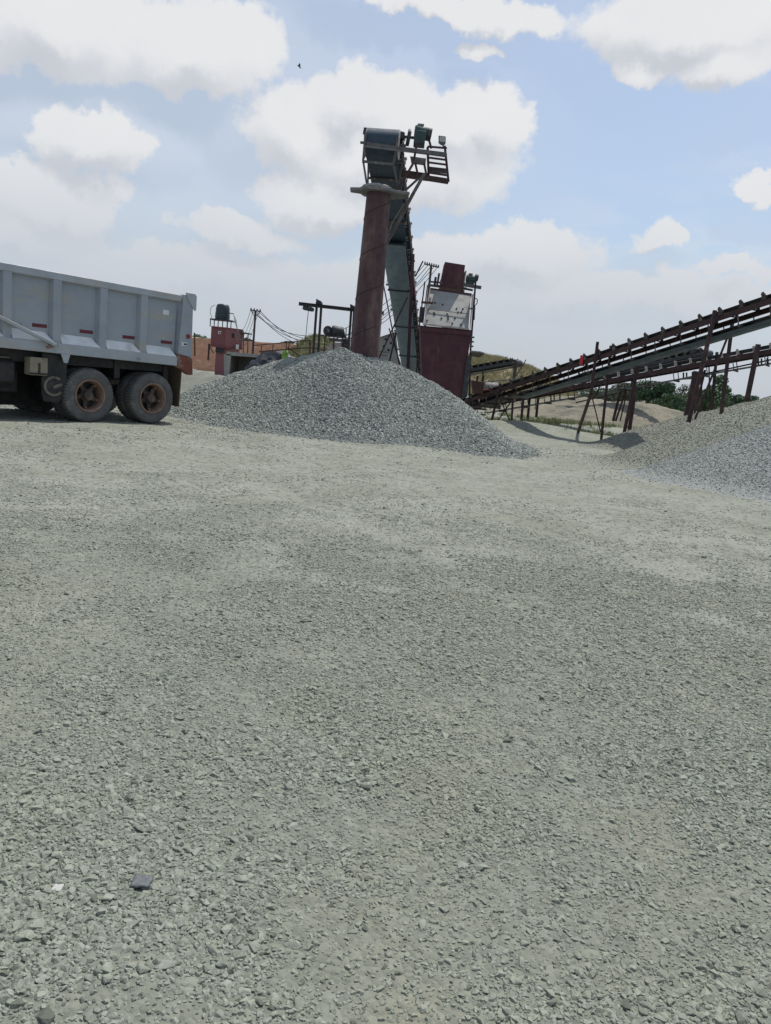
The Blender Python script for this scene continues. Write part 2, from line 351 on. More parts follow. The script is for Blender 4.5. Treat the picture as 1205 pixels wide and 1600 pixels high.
    def build(s, name, m, parent=None, bevel=0., smooth=True, ang=32):
        off = OFF[parent.name] if parent is not None else Vector((0, 0, 0))
        me = bpy.data.meshes.new(name); me.from_pydata([p-off for p in s.v], [], s.f)
        bm = bmesh.new(); bm.from_mesh(me); bmesh.ops.remove_doubles(bm, verts=bm.verts, dist=1e-5); bmesh.ops.recalc_face_normals(bm, faces=bm.faces); bm.to_mesh(me); bm.free()
        if smooth:
            me.polygons.foreach_set('use_smooth', [True]*len(me.polygons)); me.set_sharp_from_angle(angle=R(ang))
        me.materials.append(MATS[m] if isinstance(m, str) else m)
        o = bpy.data.objects.new(name, me); col.objects.link(o)
        if parent is not None: o.parent = parent
        OFF[o.name] = off
        if bevel:
            bv = o.modifiers.new('bevel', 'BEVEL'); bv.width = bevel; bv.segments = 2; bv.limit_method = 'ANGLE'; bv.angle_limit = R(40)
        return o
def pbar(mb, pts, Y, wpx, hpx=None, depth=None):
    """bars through photo pixels at given distance(s)"""
    q = [P(x, y, Y if not isinstance(Y, (list, tuple)) else Y[i]) for i, (x, y) in enumerate(pts)]
    y0 = Y if not isinstance(Y, (list, tuple)) else Y[0]
    for a, b in zip(q, q[1:]): mb.bar(a, b, wpx*y0/F, depth or wpx*y0/F, up=(0, 1, 0))
    return mb

# value noise in numpy (for heights and for scattering)
def vnoise(x, y, s):
    xi, yi = np.floor(x).astype(np.int64), np.floor(y).astype(np.int64); xf, yf = x-xi, y-yi
    def hsh(a, b):
        n = (a*374761393+b*668265263+s*1442695041) & 0x7fffffff
        n = ((n ^ (n >> 13))*1274126177) & 0x7fffffff
        return ((n ^ (n >> 16)) & 0xffff)/65535.
    u, v = xf*xf*(3-2*xf), yf*yf*(3-2*yf)
    return (hsh(xi, yi)*(1-u)+hsh(xi+1, yi)*u)*(1-v)+(hsh(xi, yi+1)*(1-u)+hsh(xi+1, yi+1)*u)*v
def fbm(x, y, s, o=4):
    a, t, n = 1., 0., 0.
    for i in range(o): t = t+a*vnoise(x*2**i, y*2**i, s+i); n += a; a *= .55
    return t/n
MOUNDS = []                                               # low humps of the yard beyond the piles
for (px, py, Y, rx, ry) in ((905, 662, 31, 3.0, 1.6), (850, 668, 27.5, 2.2, 1.0), (1000, 668, 33, 4, 2.5), (770, 668, 27, 2.5, 1.2)):
    p = G(px, py+10); MOUNDS.append((P(px, py, Y).x, Y, .16, rx, ry))
RUTS = []                                                # pairs of wheel tracks pressed into the yard
for (a, b) in (((1205, 900), (770, 694)), ((-60, 770), (900, 716)), ((1205, 1010), (330, 690))):
    p, q = G(*a), G(*b); d = (q-p).normalized(); RUTS += [(p.x-d.y*o, p.y+d.x*o, d.x, d.y) for o in (-.95, .95)]
def rut(x, y):
    r = 0
    for px, py, dx, dy in RUTS:
        d = (x-px)*dy-(y-py)*dx+(fbm(y*.25, x*.25, 61)-.5)*1.6
        r = r+np.exp(-(d/.20)**2)*np.clip(fbm(x*.5, y*.5, 67)*2.6-.75, 0, 1)
    return r
def hg(x, y):
    x = np.asarray(x, float); y = np.asarray(y, float)
    h = (fbm(x*.45, y*.45, 3)-.5)*.10+(fbm(x*2.2, y*2.2, 11)-.5)*.03
    r = rut(x, y); h = h-.035*r
    for cx, cy, hh, rx, ry in MOUNDS: h = h+hh*np.exp(-((x-cx)/rx)**2-((y-cy)/ry)**2)
    return h
def grid_mesh(name, X, Y, Z, m, parent=None, keep=None, smooth=True):
    nr, nc = X.shape; v = np.stack([X, Y, Z], -1).reshape(-1, 3)
    idx = np.arange(nr*nc).reshape(nr, nc)
    q = np.stack([idx[:-1, :-1], idx[:-1, 1:], idx[1:, 1:], idx[1:, :-1]], -1).reshape(-1, 4)
    if keep is not None: q = q[keep.reshape(-1)[q].any(1)]
    used = np.unique(q); rm = -np.ones(nr*nc, int); rm[used] = np.arange(len(used)); v = v[used]; q = rm[q]
    if parent is not None: v = v-np.array(OFF[parent.name])
    me = bpy.data.meshes.new(name); me.from_pydata(v.tolist(), [], q.tolist())
    me.polygons.foreach_set('use_smooth', [smooth]*len(me.polygons)); me.materials.append(MATS[m])
    o = bpy.data.objects.new(name, me); col.objects.link(o); o.parent = parent; OFF[o.name] = OFF[parent.name] if parent else Vector((0, 0, 0))
    return o

# ------------------------------------------------------------------ ground
ys = np.concatenate([np.linspace(-6, 1, 15), np.arange(1.1, 8, .055), np.geomspace(8, 40, 260), np.geomspace(41, 1500, 60)])
us = np.linspace(-1, 1, 330)
YY, UU = np.meshgrid(ys, us, indexing='ij'); XX = UU*(5+.75*np.abs(YY))
XX = np.where(YY > 40, UU*(5+.75*40+(YY-40)*2.0), XX)
gz = hg(XX, YY)
tag(grid_mesh('ground', XX, YY, gz, 'yard_ground'), kind='structure')

# ------------------------------------------------------------------ loose stones: rocks, and points that carry them
def rock_set(name, m, n=9, flat=.62):
    c = bpy.data.collections.new(name)
    for i in range(n):
        bm = bmesh.new()
        for _ in range(17):
            v = Vector(rng.normal(size=3)); v.normalize(); v *= rng.uniform(.86, 1.08)
            bm.verts.new((v.x*1.1, v.y*.9, v.z*flat))
        r = bmesh.ops.convex_hull(bm, input=bm.verts)
        bmesh.ops.delete(bm, geom=[g for g in r['geom_interior'] if isinstance(g, bmesh.types.BMVert)], context='VERTS')
        me = bpy.data.meshes.new(name); bm.to_mesh(me); bm.free(); me.materials.append(MATS[m])
        c.objects.link(bpy.data.objects.new('stone', me))
    return c
def scatter(name, pts, size, rocks, parent=None, tilt=.5):
    n = len(pts); off = np.array(OFF[parent.name]) if parent is not None else np.zeros(3)
    me = bpy.data.meshes.new(name); me.vertices.add(n); me.vertices.foreach_set('co', (pts-off).astype(np.float32).ravel())
    rot = np.stack([rng.normal(0, tilt, n), rng.normal(0, tilt, n), rng.uniform(0, 6.283, n)], -1).astype(np.float32)
    a = me.attributes.new('rot', 'FLOAT_VECTOR', 'POINT'); a.data.foreach_set('vector', rot.ravel())
    sc = (size[:, None]*rng.uniform(.8, 1.2, (n, 3))).astype(np.float32)
    a = me.attributes.new('scl', 'FLOAT_VECTOR', 'POINT'); a.data.foreach_set('vector', sc.ravel())
    a = me.attributes.new('pick', 'INT', 'POINT'); a.data.foreach_set('value', rng.integers(0, len(rocks.objects), n).astype(np.int32))
    o = bpy.data.objects.new(name, me); col.objects.link(o); o.parent = parent
    g = bpy.data.node_groups.new(name, 'GeometryNodeTree')
    g.interface.new_socket('Geometry', in_out='INPUT', socket_type='NodeSocketGeometry'); g.interface.new_socket('Geometry', in_out='OUTPUT', socket_type='NodeSocketGeometry')
    gi = g.nodes.new('NodeGroupInput'); go = g.nodes.new('NodeGroupOutput'); ip = g.nodes.new('GeometryNodeInstanceOnPoints'); ci = g.nodes.new('GeometryNodeCollectionInfo')
    ci.inputs['Collection'].default_value = rocks; ci.inputs['Separate Children'].default_value = True; ci.inputs['Reset Children'].default_value = True
    ip.inputs['Pick Instance'].default_value = True
    for attr, typ, sock in (('rot', 'FLOAT_VECTOR', 'Rotation'), ('scl', 'FLOAT_VECTOR', 'Scale'), ('pick', 'INT', 'Instance Index')):
        na = g.nodes.new('GeometryNodeInputNamedAttribute'); na.data_type = typ; na.inputs['Name'].default_value = attr
        g.links.new(na.outputs['Attribute'], ip.inputs[sock])
    g.links.new(gi.outputs[0], ip.inputs['Points']); g.links.new(ci.outputs[0], ip.inputs['Instance']); g.links.new(ip.outputs[0], go.inputs[0])
    o.modifiers.new('stones', 'NODES').node_group = g
    return tag(o, kind='stuff')
rocks_yard = rock_set('yard_rocks', 'stone_yard', 14, .62)
rocks_fresh = rock_set('fresh_rocks', 'stone_fresh', 10, .7)
rocks_fine = rock_set('fine_rocks', 'stone_fine', 6, .7)
rocks_olive = rock_set('olive_rocks', 'stone_olive', 5, .7); rocks_blue = rock_set('blue_rocks', 'stone_blue', 5, .7)
def fan(n, y0, y1, margin=.9, pw=1.):
    y = y0+(y1-y0)*rng.random(n)**pw; x = (rng.random(n)*2-1)*(.56*y+margin); return x, y
def yard_stones():
    px, sz = [], []
    def layer(n, y0, y1, med, sig, mx, lo, hi, base, pw=1.):
        x, y = fan(n, y0, y1, pw=pw)
        c = .55*fbm(x*.55+7, y*.55, 21)+.45*fbm(x*2.1, y*2.1, 29)
        d = np.clip((c-lo)/(hi-lo), 0, 1)*(1-base)+base
        d = d*np.clip(1-.85*rut(x, y), .05, 1)
        k = rng.random(n) < d*(.56*y+.9)/(.56*y1+.9)       # even density over the fan
        x, y = x[k], y[k]; s = np.minimum(rng.lognormal(math.log(med), sig, len(x)), mx)
        z = hg(x, y)+s*.06; px.append(np.stack([x, y, z], -1)); sz.append(s)
    layer(86000, 1.2, 3.4, .0080, .42, .021, .478, .56, .06)
    layer(84000, 3.3, 6.5, .0082, .42, .021, .470, .57, .07)
    layer(44000, 6.5, 12., .0088, .38, .030, .46, .58, .07)
    layer(40000, 12., 20., .013, .34, .032, .47, .63, .06)
    layer(60000, 1.2, 4.2, .0066, .32, .012, .36, .60, .30)
    layer(50000, 4.2, 8., .0072, .32, .012, .36, .60, .26)
    layer(110000, 1.2, 3.6, .0045, .32, .009, .38, .58, .30)
    layer(60000, 3.6, 6., .0050, .30, .009, .38, .58, .28)
    return np.concatenate(px), np.concatenate(sz)
yp, ysz = yard_stones()
st = scatter('gravel', yp, ysz, rocks_yard, tilt=.24)

# ------------------------------------------------------------------ gravel piles
def pile(name, label, summits, slope, m, res=.06, rocks=None, dens=0, ssize=.02, lump=.05, group=None, ymax=None, seed=5, k=9., rnd=.16, cat='gravel pile', x0=None):
    S = [(P(px, py, Y).x, Y, P(px, py, Y).z) for px, py, Y in summits]
    hm = max(s[2] for s in S)
    xa, xb = min(s[0]-s[2]/slope for s in S)-1.5, max(s[0]+s[2]/slope for s in S)+1.5
    ya, yb = min(s[1]-s[2]/slope for s in S)-1.5, max(s[1]+s[2]/slope for s in S)+1.5
    def H(x, y):
        acc = 0
        for cx, cy, h in S: acc = acc+np.exp(k*(h-slope*(np.sqrt((x-cx)**2+(y-cy)**2+rnd*rnd)-rnd)))
        z = np.log(acc+1e-9)/k
        z = z+(fbm(x*1.3, y*1.3, seed)-.5)*lump*2+(fbm(x*5, y*5, seed+9)-.5)*lump*.8
        return z
    def soft(z): return np.where(z < .25, np.maximum(z, -.2)*1.0, z)
    X, Y = np.meshgrid(np.arange(xa, xb, res), np.arange(ya, yb, res), indexing='xy'); Z = H(X, Y)
    g0 = hg(X, Y); keep = Z > g0-.12
    def meet(z, g): return np.log(np.exp(9*np.clip(z, -3, 9))+np.exp(9*g))/9       # talus: slopes run out into the yard
    keep = Z > g0-.26; Z = meet(Z, g0)-.016
    c = S[len(S)//2]
    t = thing(name, label, cat, (c[0], c[1], 0), group=group)
    grid_mesh('pile_body', X, Y, Z, m, t, keep)
    if rocks:
        n = int((xb-xa)*(yb-ya)*dens); x = rng.uniform(xa, xb, n); y = rng.uniform(ya, yb, n); z = H(x, y); g1 = hg(x, y)
        # a fringe of strays at the toe
        kk = (z > g1+.10) | ((z > g1-.45) & (rng.random(n) < .62*np.exp((z-g1-.10)*5)))
        if ymax: kk &= y < ymax
        x, y, z, g1 = x[kk], y[kk], meet(z[kk], g1[kk])-.016, g1[kk]
        s = np.minimum(rng.lognormal(math.log(ssize), .30, len(x)), ssize*2.2)
        scatter('loose_stones', np.stack([x, y, z+s*.1], -1), s, rocks, t, tilt=.9 if ssize > .015 else .4)
    return t
pile('gravel_pile', 'big heap of fresh blue-grey crushed stone under the maroon discharge pipe', [(535, 543, 19.3), (560, 556, 19.6), (585, 560, 19.9), (606, 567, 20.0), (628, 577, 20.0), (650, 588, 19.9), (674, 600, 19.7), (696, 613, 19.2), (718, 632, 18.5), (740, 655, 17.8), (762, 678, 17.1), (517, 550, 19.6), (500, 554, 19.8), (477, 558, 20.0), (452, 563, 20.1), (427, 569, 20.2), (402, 575, 20.3), (372, 585, 20.4), (342, 596, 20.4), (312, 607, 20.4)],
     .66, 'pile_fresh', .06, rocks_fresh, 2000, .021, .035, ymax=21.8, k=9., rnd=.10)
pile('gravel_pile', 'dull grey heap of fine gravel behind, around the conveyor legs at the right', [(1330, 594, 23), (1265, 606, 23), (1205, 621, 23), (1165, 632, 23), (1130, 640, 23), (1095, 647, 23), (1065, 653, 22.9), (1035, 660, 22.7), (1010, 668, 22.4), (985, 681, 22.0)], .56, 'pile_olive', .07, rocks_olive, 800, .012, .04, seed=15, cat='gravel pile')
pile('gravel_pile', 'beige-grey gravel heap with a long smooth ridge running in at the right edge', [(1300, 588, 17.4), (1250, 608, 17.2), (1205, 627, 17.0), (1165, 643, 16.9), (1125, 659, 16.9), (1090, 675, 17.0), (1055, 693, 17.2), (1020, 710, 17.4)], .60, 'pile_fine', .06, rocks_fine, 1100, .011, .03, seed=25, cat='gravel pile')
pile('gravel_pile', 'bluish gravel heap in front, spilling to the yard at the lower right edge', [(1340, 625, 15.0), (1250, 655, 14.9), (1205, 676, 14.8), (1170, 698, 14.7), (1145, 720, 14.6)], .56, 'pile_blue', .05, rocks_blue, 1500, .010, .03, seed=35, cat='gravel pile')

pile('gravel_pile', 'low weedy grey gravel heap behind the truck tail, below the red earth bank', [(322, 580, 33), (300, 576, 34), (345, 586, 32), (280, 578, 35)], .5, 'pile_olive', .1, None, lump=.06, seed=45, k=5.)
# ------------------------------------------------------------------ dump truck (local frame: x to the rear, -y the side we see, z up)
tr = thing('dump_truck', 'grey tipper truck with ribbed steel bed and muddy twin rear axles, beside the heap', 'dump truck', (-6.38, 16.09, 0), (0, 0, R(52.5)), local=True)
SY = -1.25; XR = 1.23; XF = -4.7
def bz(x): return 1.215-.018*(x-1.1)                       # underside of the bottom rail, slightly pitched
def tz(x): return 2.655-.012*(x-1.1)                       # top of the side
body = MB()
for s in (1, -1):                                          # side sheets
    y0, y1 = s*(SY+.10), s*(SY+.13)
    body.hexa([(XF, y0, bz(XF)), (XF, y1, bz(XF)), (XF, y1, tz(XF)), (XF, y0, tz(XF))], [(XR, y0, bz(XR)), (XR, y1, bz(XR)), (XR, y1, tz(XR)), (XR, y0, tz(XR))])
bedside = body.build('bed', 'bed_paint', tr)
fl = MB().hexa([(XF, -1.12, bz(XF)+.12), (XF, 1.12, bz(XF)+.12), (XF, 1.12, bz(XF)+.18), (XF, -1.12, bz(XF)+.18)], [(XR, -1.12, bz(XR)+.12), (XR, 1.12, bz(XR)+.12), (XR, 1.12, bz(XR)+.18), (XR, -1.12, bz(XR)+.18)])
fl.build('bed_floor', 'black_steel', tr)
MB().box((XF-.05, 0, (bz(XF)+tz(XF))/2+.1), (.09, 2.3, 1.75)).build('headboard', 'bed_paint', tr, .01)
for s in (1, -1):
    def y(v): return s*v
    m = MB(); m.hexa([(XF, y(SY+.13), tz(XF)-.16), (XF, y(SY), tz(XF)-.13), (XF, y(SY), tz(XF)), (XF, y(SY+.13), tz(XF))], [(XR+.05, y(SY+.13), tz(XR)-.16), (XR+.05, y(SY), tz(XR)-.13), (XR+.05, y(SY), tz(XR)), (XR+.05, y(SY+.13), tz(XR))])
    m.build('top_rail', 'bed_rail', tr, .012)
    m = MB(); m.hexa([(XF, y(SY+.15), bz(XF)), (XF, y(SY-.02), bz(XF)), (XF, y(SY-.02), bz(XF)+.185), (XF, y(SY+.15), bz(XF)+.185)], [(XR, y(SY+.15), bz(XR)), (XR, y(SY-.02), bz(XR)), (XR, y(SY-.02), bz(XR)+.185), (XR, y(SY+.15), bz(XR)+.185)])
    m.build('bottom_rail', 'bed_rail', tr, .012)
    xs = [-4.1, -3.2, -2.3, -1.4, -.48, .41]
    for x in xs:                                           # ribs with bevelled flanks
        m = MB(); a, b = .115, .075
        def ring(z, o): return [(x-a-.0, y(SY+.102), z), (x-b, y(SY+.005+o), z), (x+b, y(SY+.005+o), z), (x+a, y(SY+.102), z)]
        m.add(ring(bz(x)+.17, 0)+ring(tz(x)-.13, 0), [(0, 1, 5, 4), (1, 2, 6, 5), (2, 3, 7, 6), (0, 3, 2, 1), (4, 5, 6, 7), (3, 0, 4, 7)])
        m.build('rib', 'bed_paint', tr, .006)
    ends = xs+[XR]
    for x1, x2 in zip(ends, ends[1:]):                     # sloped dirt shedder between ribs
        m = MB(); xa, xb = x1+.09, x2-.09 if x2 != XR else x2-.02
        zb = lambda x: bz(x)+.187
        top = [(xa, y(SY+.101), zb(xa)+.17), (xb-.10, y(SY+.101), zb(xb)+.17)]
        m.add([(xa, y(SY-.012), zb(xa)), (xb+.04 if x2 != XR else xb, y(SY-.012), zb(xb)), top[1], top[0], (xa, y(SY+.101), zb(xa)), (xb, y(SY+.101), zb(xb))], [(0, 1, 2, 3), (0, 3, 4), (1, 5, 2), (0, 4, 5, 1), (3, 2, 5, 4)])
        m.build('dirt_ledge', 'ledge_sunlit', tr, smooth=False)
        if s == 1:
            xm = (xa+xb)/2+.17
            m = MB().box((xm, y(SY+.098), zb(xm)+.27), (.27, .008, .062)); m.build('reflector', 'reflector', tr)
    # corner post, hinge cap and rusty tail
    m = MB(); m.prism([(XR+.01, y(SY-.02), bz(XR)+.25), (XR+.36, y(SY-.02), bz(XR)+.20), (XR+.33, y(SY-.02), tz(XR)+.05), (XR+.09, y(SY-.02), tz(XR)+.02)], (0, s*.14, 0)); m.build('corner_post', 'bed_paint', tr, .012)
    m = MB(); m.prism([(XR+.19, y(SY-.045), tz(XR)-.08), (XR+.37, y(SY-.045), tz(XR)-.28), (XR+.40, y(SY-.045), tz(XR)-.26), (XR+.40, y(SY-.045), tz(XR)+.02), (XR+.36, y(SY-.045), tz(XR)+.07), (XR+.12, y(SY-.045), tz(XR)+.07)], (0, s*.03, 0)); m.build('tailgate_hinge', 'bed_rail', tr, .008)
    m = MB(); m.prism([(XR+.01, y(SY-.01), bz(XR)+.245), (XR+.39, y(SY-.01), bz(XR)+.19), (XR+.42, y(SY-.01), bz(XR)-.16), (XR+.34, y(SY-.01), bz(XR)-.17), (XR+.01, y(SY-.01), bz(XR)+.0)], (0, s*.16, 0)); m.build('tail_corner', 'rusty_steel', tr, .012)
MB().box((XR+.33, 0, (bz(XR)+tz(XR))/2+.08), (.08, 2.2, 1.3)).build('tailgate', 'bed_paint', tr, .01)
MB().lathe([(0, -.02), (.045, -.02), (.05, .0), (.045, .012), (0, .015)], (XR+.24, SY-.03, bz(XR)+.63), (0, -1, 0), 16).build('marker_lamp', 'red_lens', tr)
MB().box((.98, SY+.096, 2.27), (.14, .008, .10)).build('sticker', 'white_sticker', tr)
stk = MB().box((XR+.15, SY-.024, bz(XR)+.46), (.14, .008, .075)).build('sticker', 'white_sticker', tr)
MB().box((XR+.17, SY-.030, bz(XR)+.46), (.075, .006, .035)).build('red_mark', 'reflector', stk)
MB().bar((XR+.43, SY+.02, bz(XR)+.72), (XR+.47, SY+.02, bz(XR)+.24), .025).build('tailgate_chain', 'flap_brown', tr)
# tarp arm lying diagonally over the ribs
m = MB(); m.bar((-3.95, SY-.075, 2.35), (-1.46, SY-.075, bz(-1.4)+.14), .06, .075, up=(0, 1, 0)); m.build('tarp_arm', 'bed_rail', tr, .008)
MB().box((-1.50, SY-.045, bz(-1.5)+.16), (.16, .05, .05)).build('arm_pivot', 'grey_steel', tr, .006)
# chassis
for s in (1, -1): MB().box((-2.4, s*.42, .96), (7.6, .09, .28)).build('chassis_rail', 'black_steel', tr)
for x in (-.7, .7): MB().tube([(x, -1.0, .52), (x, 1.0, .52)], .09, 12).build('axle', 'hub_dark', tr)
m = MB()
for s in (1, -1): m.box((0, s*.50, .66), (1.5, .09, .12))
m.box((0, 0, .80), (.4, 1.0, .2)); m.build('suspension', 'black_steel', tr)
def wheel(x, yc, s, front=False):
    """one tyre with lugs; s=-1: outer face towards -y"""
    Rr, W = .52, .27; seg = 156
    prof = [(.30, -.12), (.33, -.135), (.43, -.142), (.485, -.13), (.505, -.115), (Rr, -.06), (Rr, .06), (.505, .115), (.485, .13), (.43, .142), (.33, .135), (.30, .12), (.29, .0), (.30, -.12)]
    def lug(i, j): return 1 if j not in (3, 4, 5, 6, 7, 8) else (1.006 if (i + (1 if j > 5 else 0)) % 3 < 2 else .972)
    w_ = MB().lathe(prof, (x, yc, Rr-.005), (0, 1, 0), seg, lug)
    return w_
for x in (-.7, .7):
    for s in (-1, 1):
        for k, yc in enumerate((1.09, .76)):
            root = wheel(x, s*yc, s).build('wheel', 'tyre', tr, ang=24)
            c = (x, s*yc, .515); o = s*1.0
            # deep outer dish: rim flange, barrel; hub and spokes on the outer wheel only
            MB().lathe([(.318, .138), (.305, .150), (.285, .146), (.27, .10), (.262, .0), (.255, -.10), (.29, -.14), (.318, -.138)], c, (0, o, 0), 40).build('rim', 'rim_mud', root)
            if k == 0:
                MB().lathe([(.0, .10), (.085, .10), (.095, .085), (.10, .02), (.125, .0), (.125, -.16), (0, -.16)], c, (0, o, 0), 24).build('hub', 'hub_dark', root)
                MB().lathe([(.0, -.075), (.245, -.075), (.25, -.16), (0, -.16)], c, (0, o, 0), 28).build('brake_drum', 'black_steel', root)
                for q in range(5):
                    a = 2*math.pi*q/5+.3+x; d = Vector((math.cos(a), 0, math.sin(a))); cc = Vector(c)
                    sp = MB().bar(cc+d*.10+Vector((0, o*-.03, 0)), cc+d*.252+Vector((0, o*-.035, 0)), .085, .07, up=(0, 1, 0))
                    sp = sp.build('spoke', 'hub_dark', root, .012)
                    MB().lathe([(0, .03), (.022, .03), (.024, 0)], cc+d*.235+Vector((0, o*.0, 0)), (0, o, 0), 8).build('nut', 'rim_mud', sp)
# mudflaps and tanks under the bed
for s in (-1, 1):
    m = MB(); m.prism([(1.40, s*1.18, bz(1.3)-.0), (1.42, s*.62, bz(1.3)-.0), (1.40, s*.62, .36), (1.37, s*1.18, .36)], (.025, 0, 0)); m.build('mud_flap', 'flap_brown', tr)
m = MB(); m.prism([(-1.16, SY+.07, bz(-1.2)-.02), (-1.62, SY+.09, bz(-1.6)-.02), (-1.62, SY+.09, .52), (-1.58, SY+.09, .38), (-1.30, SY+.09, .36), (-1.18, SY+.08, .58), (-1.16, SY+.07, .80)], (0, .03, 0)); gd = m.build('front_fender', 'black_rubber', tr)
# painted C-shaped mark on the fender
m = MB(); C0 = Vector((-1.40, SY+.066, .66)); N = 22
for i in range(N):
    t0, t1 = R(50)+R(270)*i/N, R(50)+R(270)*(i+1)/N
    def q(t, r): return C0+Vector((-math.cos(t+math.pi)*r*1.0, 0, math.sin(t)*r*.92))
    wv = .05
    m.hexa([q(t0, .15), q(t1, .15), q(t1, .15+wv), q(t0, .15+wv)], [p+Vector((0, .008, 0)) for p in (q(t0, .15), q(t1, .15), q(t1, .15+wv), q(t0, .15+wv))])
m.build('letter_mark', 'mud_beige', gd)
MB().prism([C0+Vector(p) for p in ((-.02, 0, -.045), (.06, 0, -.03), (.15, 0, .02), (.15, 0, .055), (.05, 0, .04), (-.02, 0, -.0))], (0, .008, 0)).build('letter_mark', 'mud_beige', gd)
MB().prism([(-1.33, SY-.03, bz(-1.3)+.0), (-1.15, SY-.03, bz(-1.3)+.0), (-1.20, SY-.03, bz(-1.3)-.16), (-1.27, SY-.03, bz(-1.3)-.16)], (0, .03, 0)).build('bracket', 'bed_rail', tr, .006)
bb = MB().box((-1.70, SY+.16, 1.00), (.33, .22, .32)).build('battery_box', 'box_beige', tr, .015)
MB().box((-1.70, SY+.045, .87), (.34, .02, .03)).build('box_strap', 'black_steel', bb)
MB().box((-1.70, SY+.04, .97), (.03, .02, .18)).build('box_latch', 'black_steel', bb)
MB().sweep([(-.28, -.26), (.18, -.26), (.28, -.16), (.28, .17), (.20, .24), (-.28, .24)], [Vector((-3.7, SY+.45, .86)), Vector((-2.08, SY+.45, .86))], Vector((0, -1, 0)), Vector((0, 0, 1))).build('fuel_tank', 'black_steel', tr, .02)
MB().box((-2.9, SY+.42, 1.115), (1.5, .42, .03)).build('tank_step', 'mud_beige', tr, .01)
# unseen sills, boxes and sheets added as blockers that darken the under-bed gap
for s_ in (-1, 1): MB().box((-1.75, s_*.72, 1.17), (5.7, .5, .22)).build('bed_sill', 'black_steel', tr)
MB().box((-3.0, 0, .78), (2.4, 1.3, .62)).build('hoist_blocker', 'black_steel', tr, .03)
MB().box((-1.75, .6, .72), (.5, .9, .75)).build('blocker_box', 'black_steel', tr, .05)
MB().box((-1.9, SY+2.36, .74), (1.6, .1, .62)).build('far_side_blocker', 'black_steel', tr, .03)
MB().box((-1.33, .1, .74), (.04, 2.2, .76)).build('cross_blocker', 'black_rubber', tr)
MB().box((-1.62, -.15, .60), (1.05, .06, .78)).build('side_blocker', 'black_rubber', tr)
for x in (.0, 1.15): MB().box((x, 0, 1.05), (.12, 2.0, .36)).build('cross_member', 'black_steel', tr)
# cab and front wheels, beyond the frame
cb = MB(); cb.prism([(-4.95, -1.15, .75), (-4.95, -1.15, 2.75), (-6.2, -1.15, 2.75), (-6.5, -1.15, 1.75), (-7.9, -1.1, 1.6), (-8.0, -1.1, .75)], (0, 2.3, 0)); cb = cb.build('cab', 'bed_paint', tr, .04)
MB().prism([(-5.2, -1.165, 1.8), (-6.25, -1.165, 1.8), (-6.1, -1.165, 2.5), (-5.2, -1.165, 2.5)], (0, .012, 0)).build('side_window', 'dark_opening', cb)
for s in (-1, 1):
    rt = wheel(-6.9, s*1.0, s).build('wheel', 'tyre', tr, ang=24)
    MB().lathe([(.318, .138), (.305, .150), (.285, .146), (.27, .10), (.20, .06), (.10, .08), (.08, .16), (0, .16)], (-6.9, s*1.0, .515), (0, s, 0), 32).build('rim', 'rim_mud', rt)

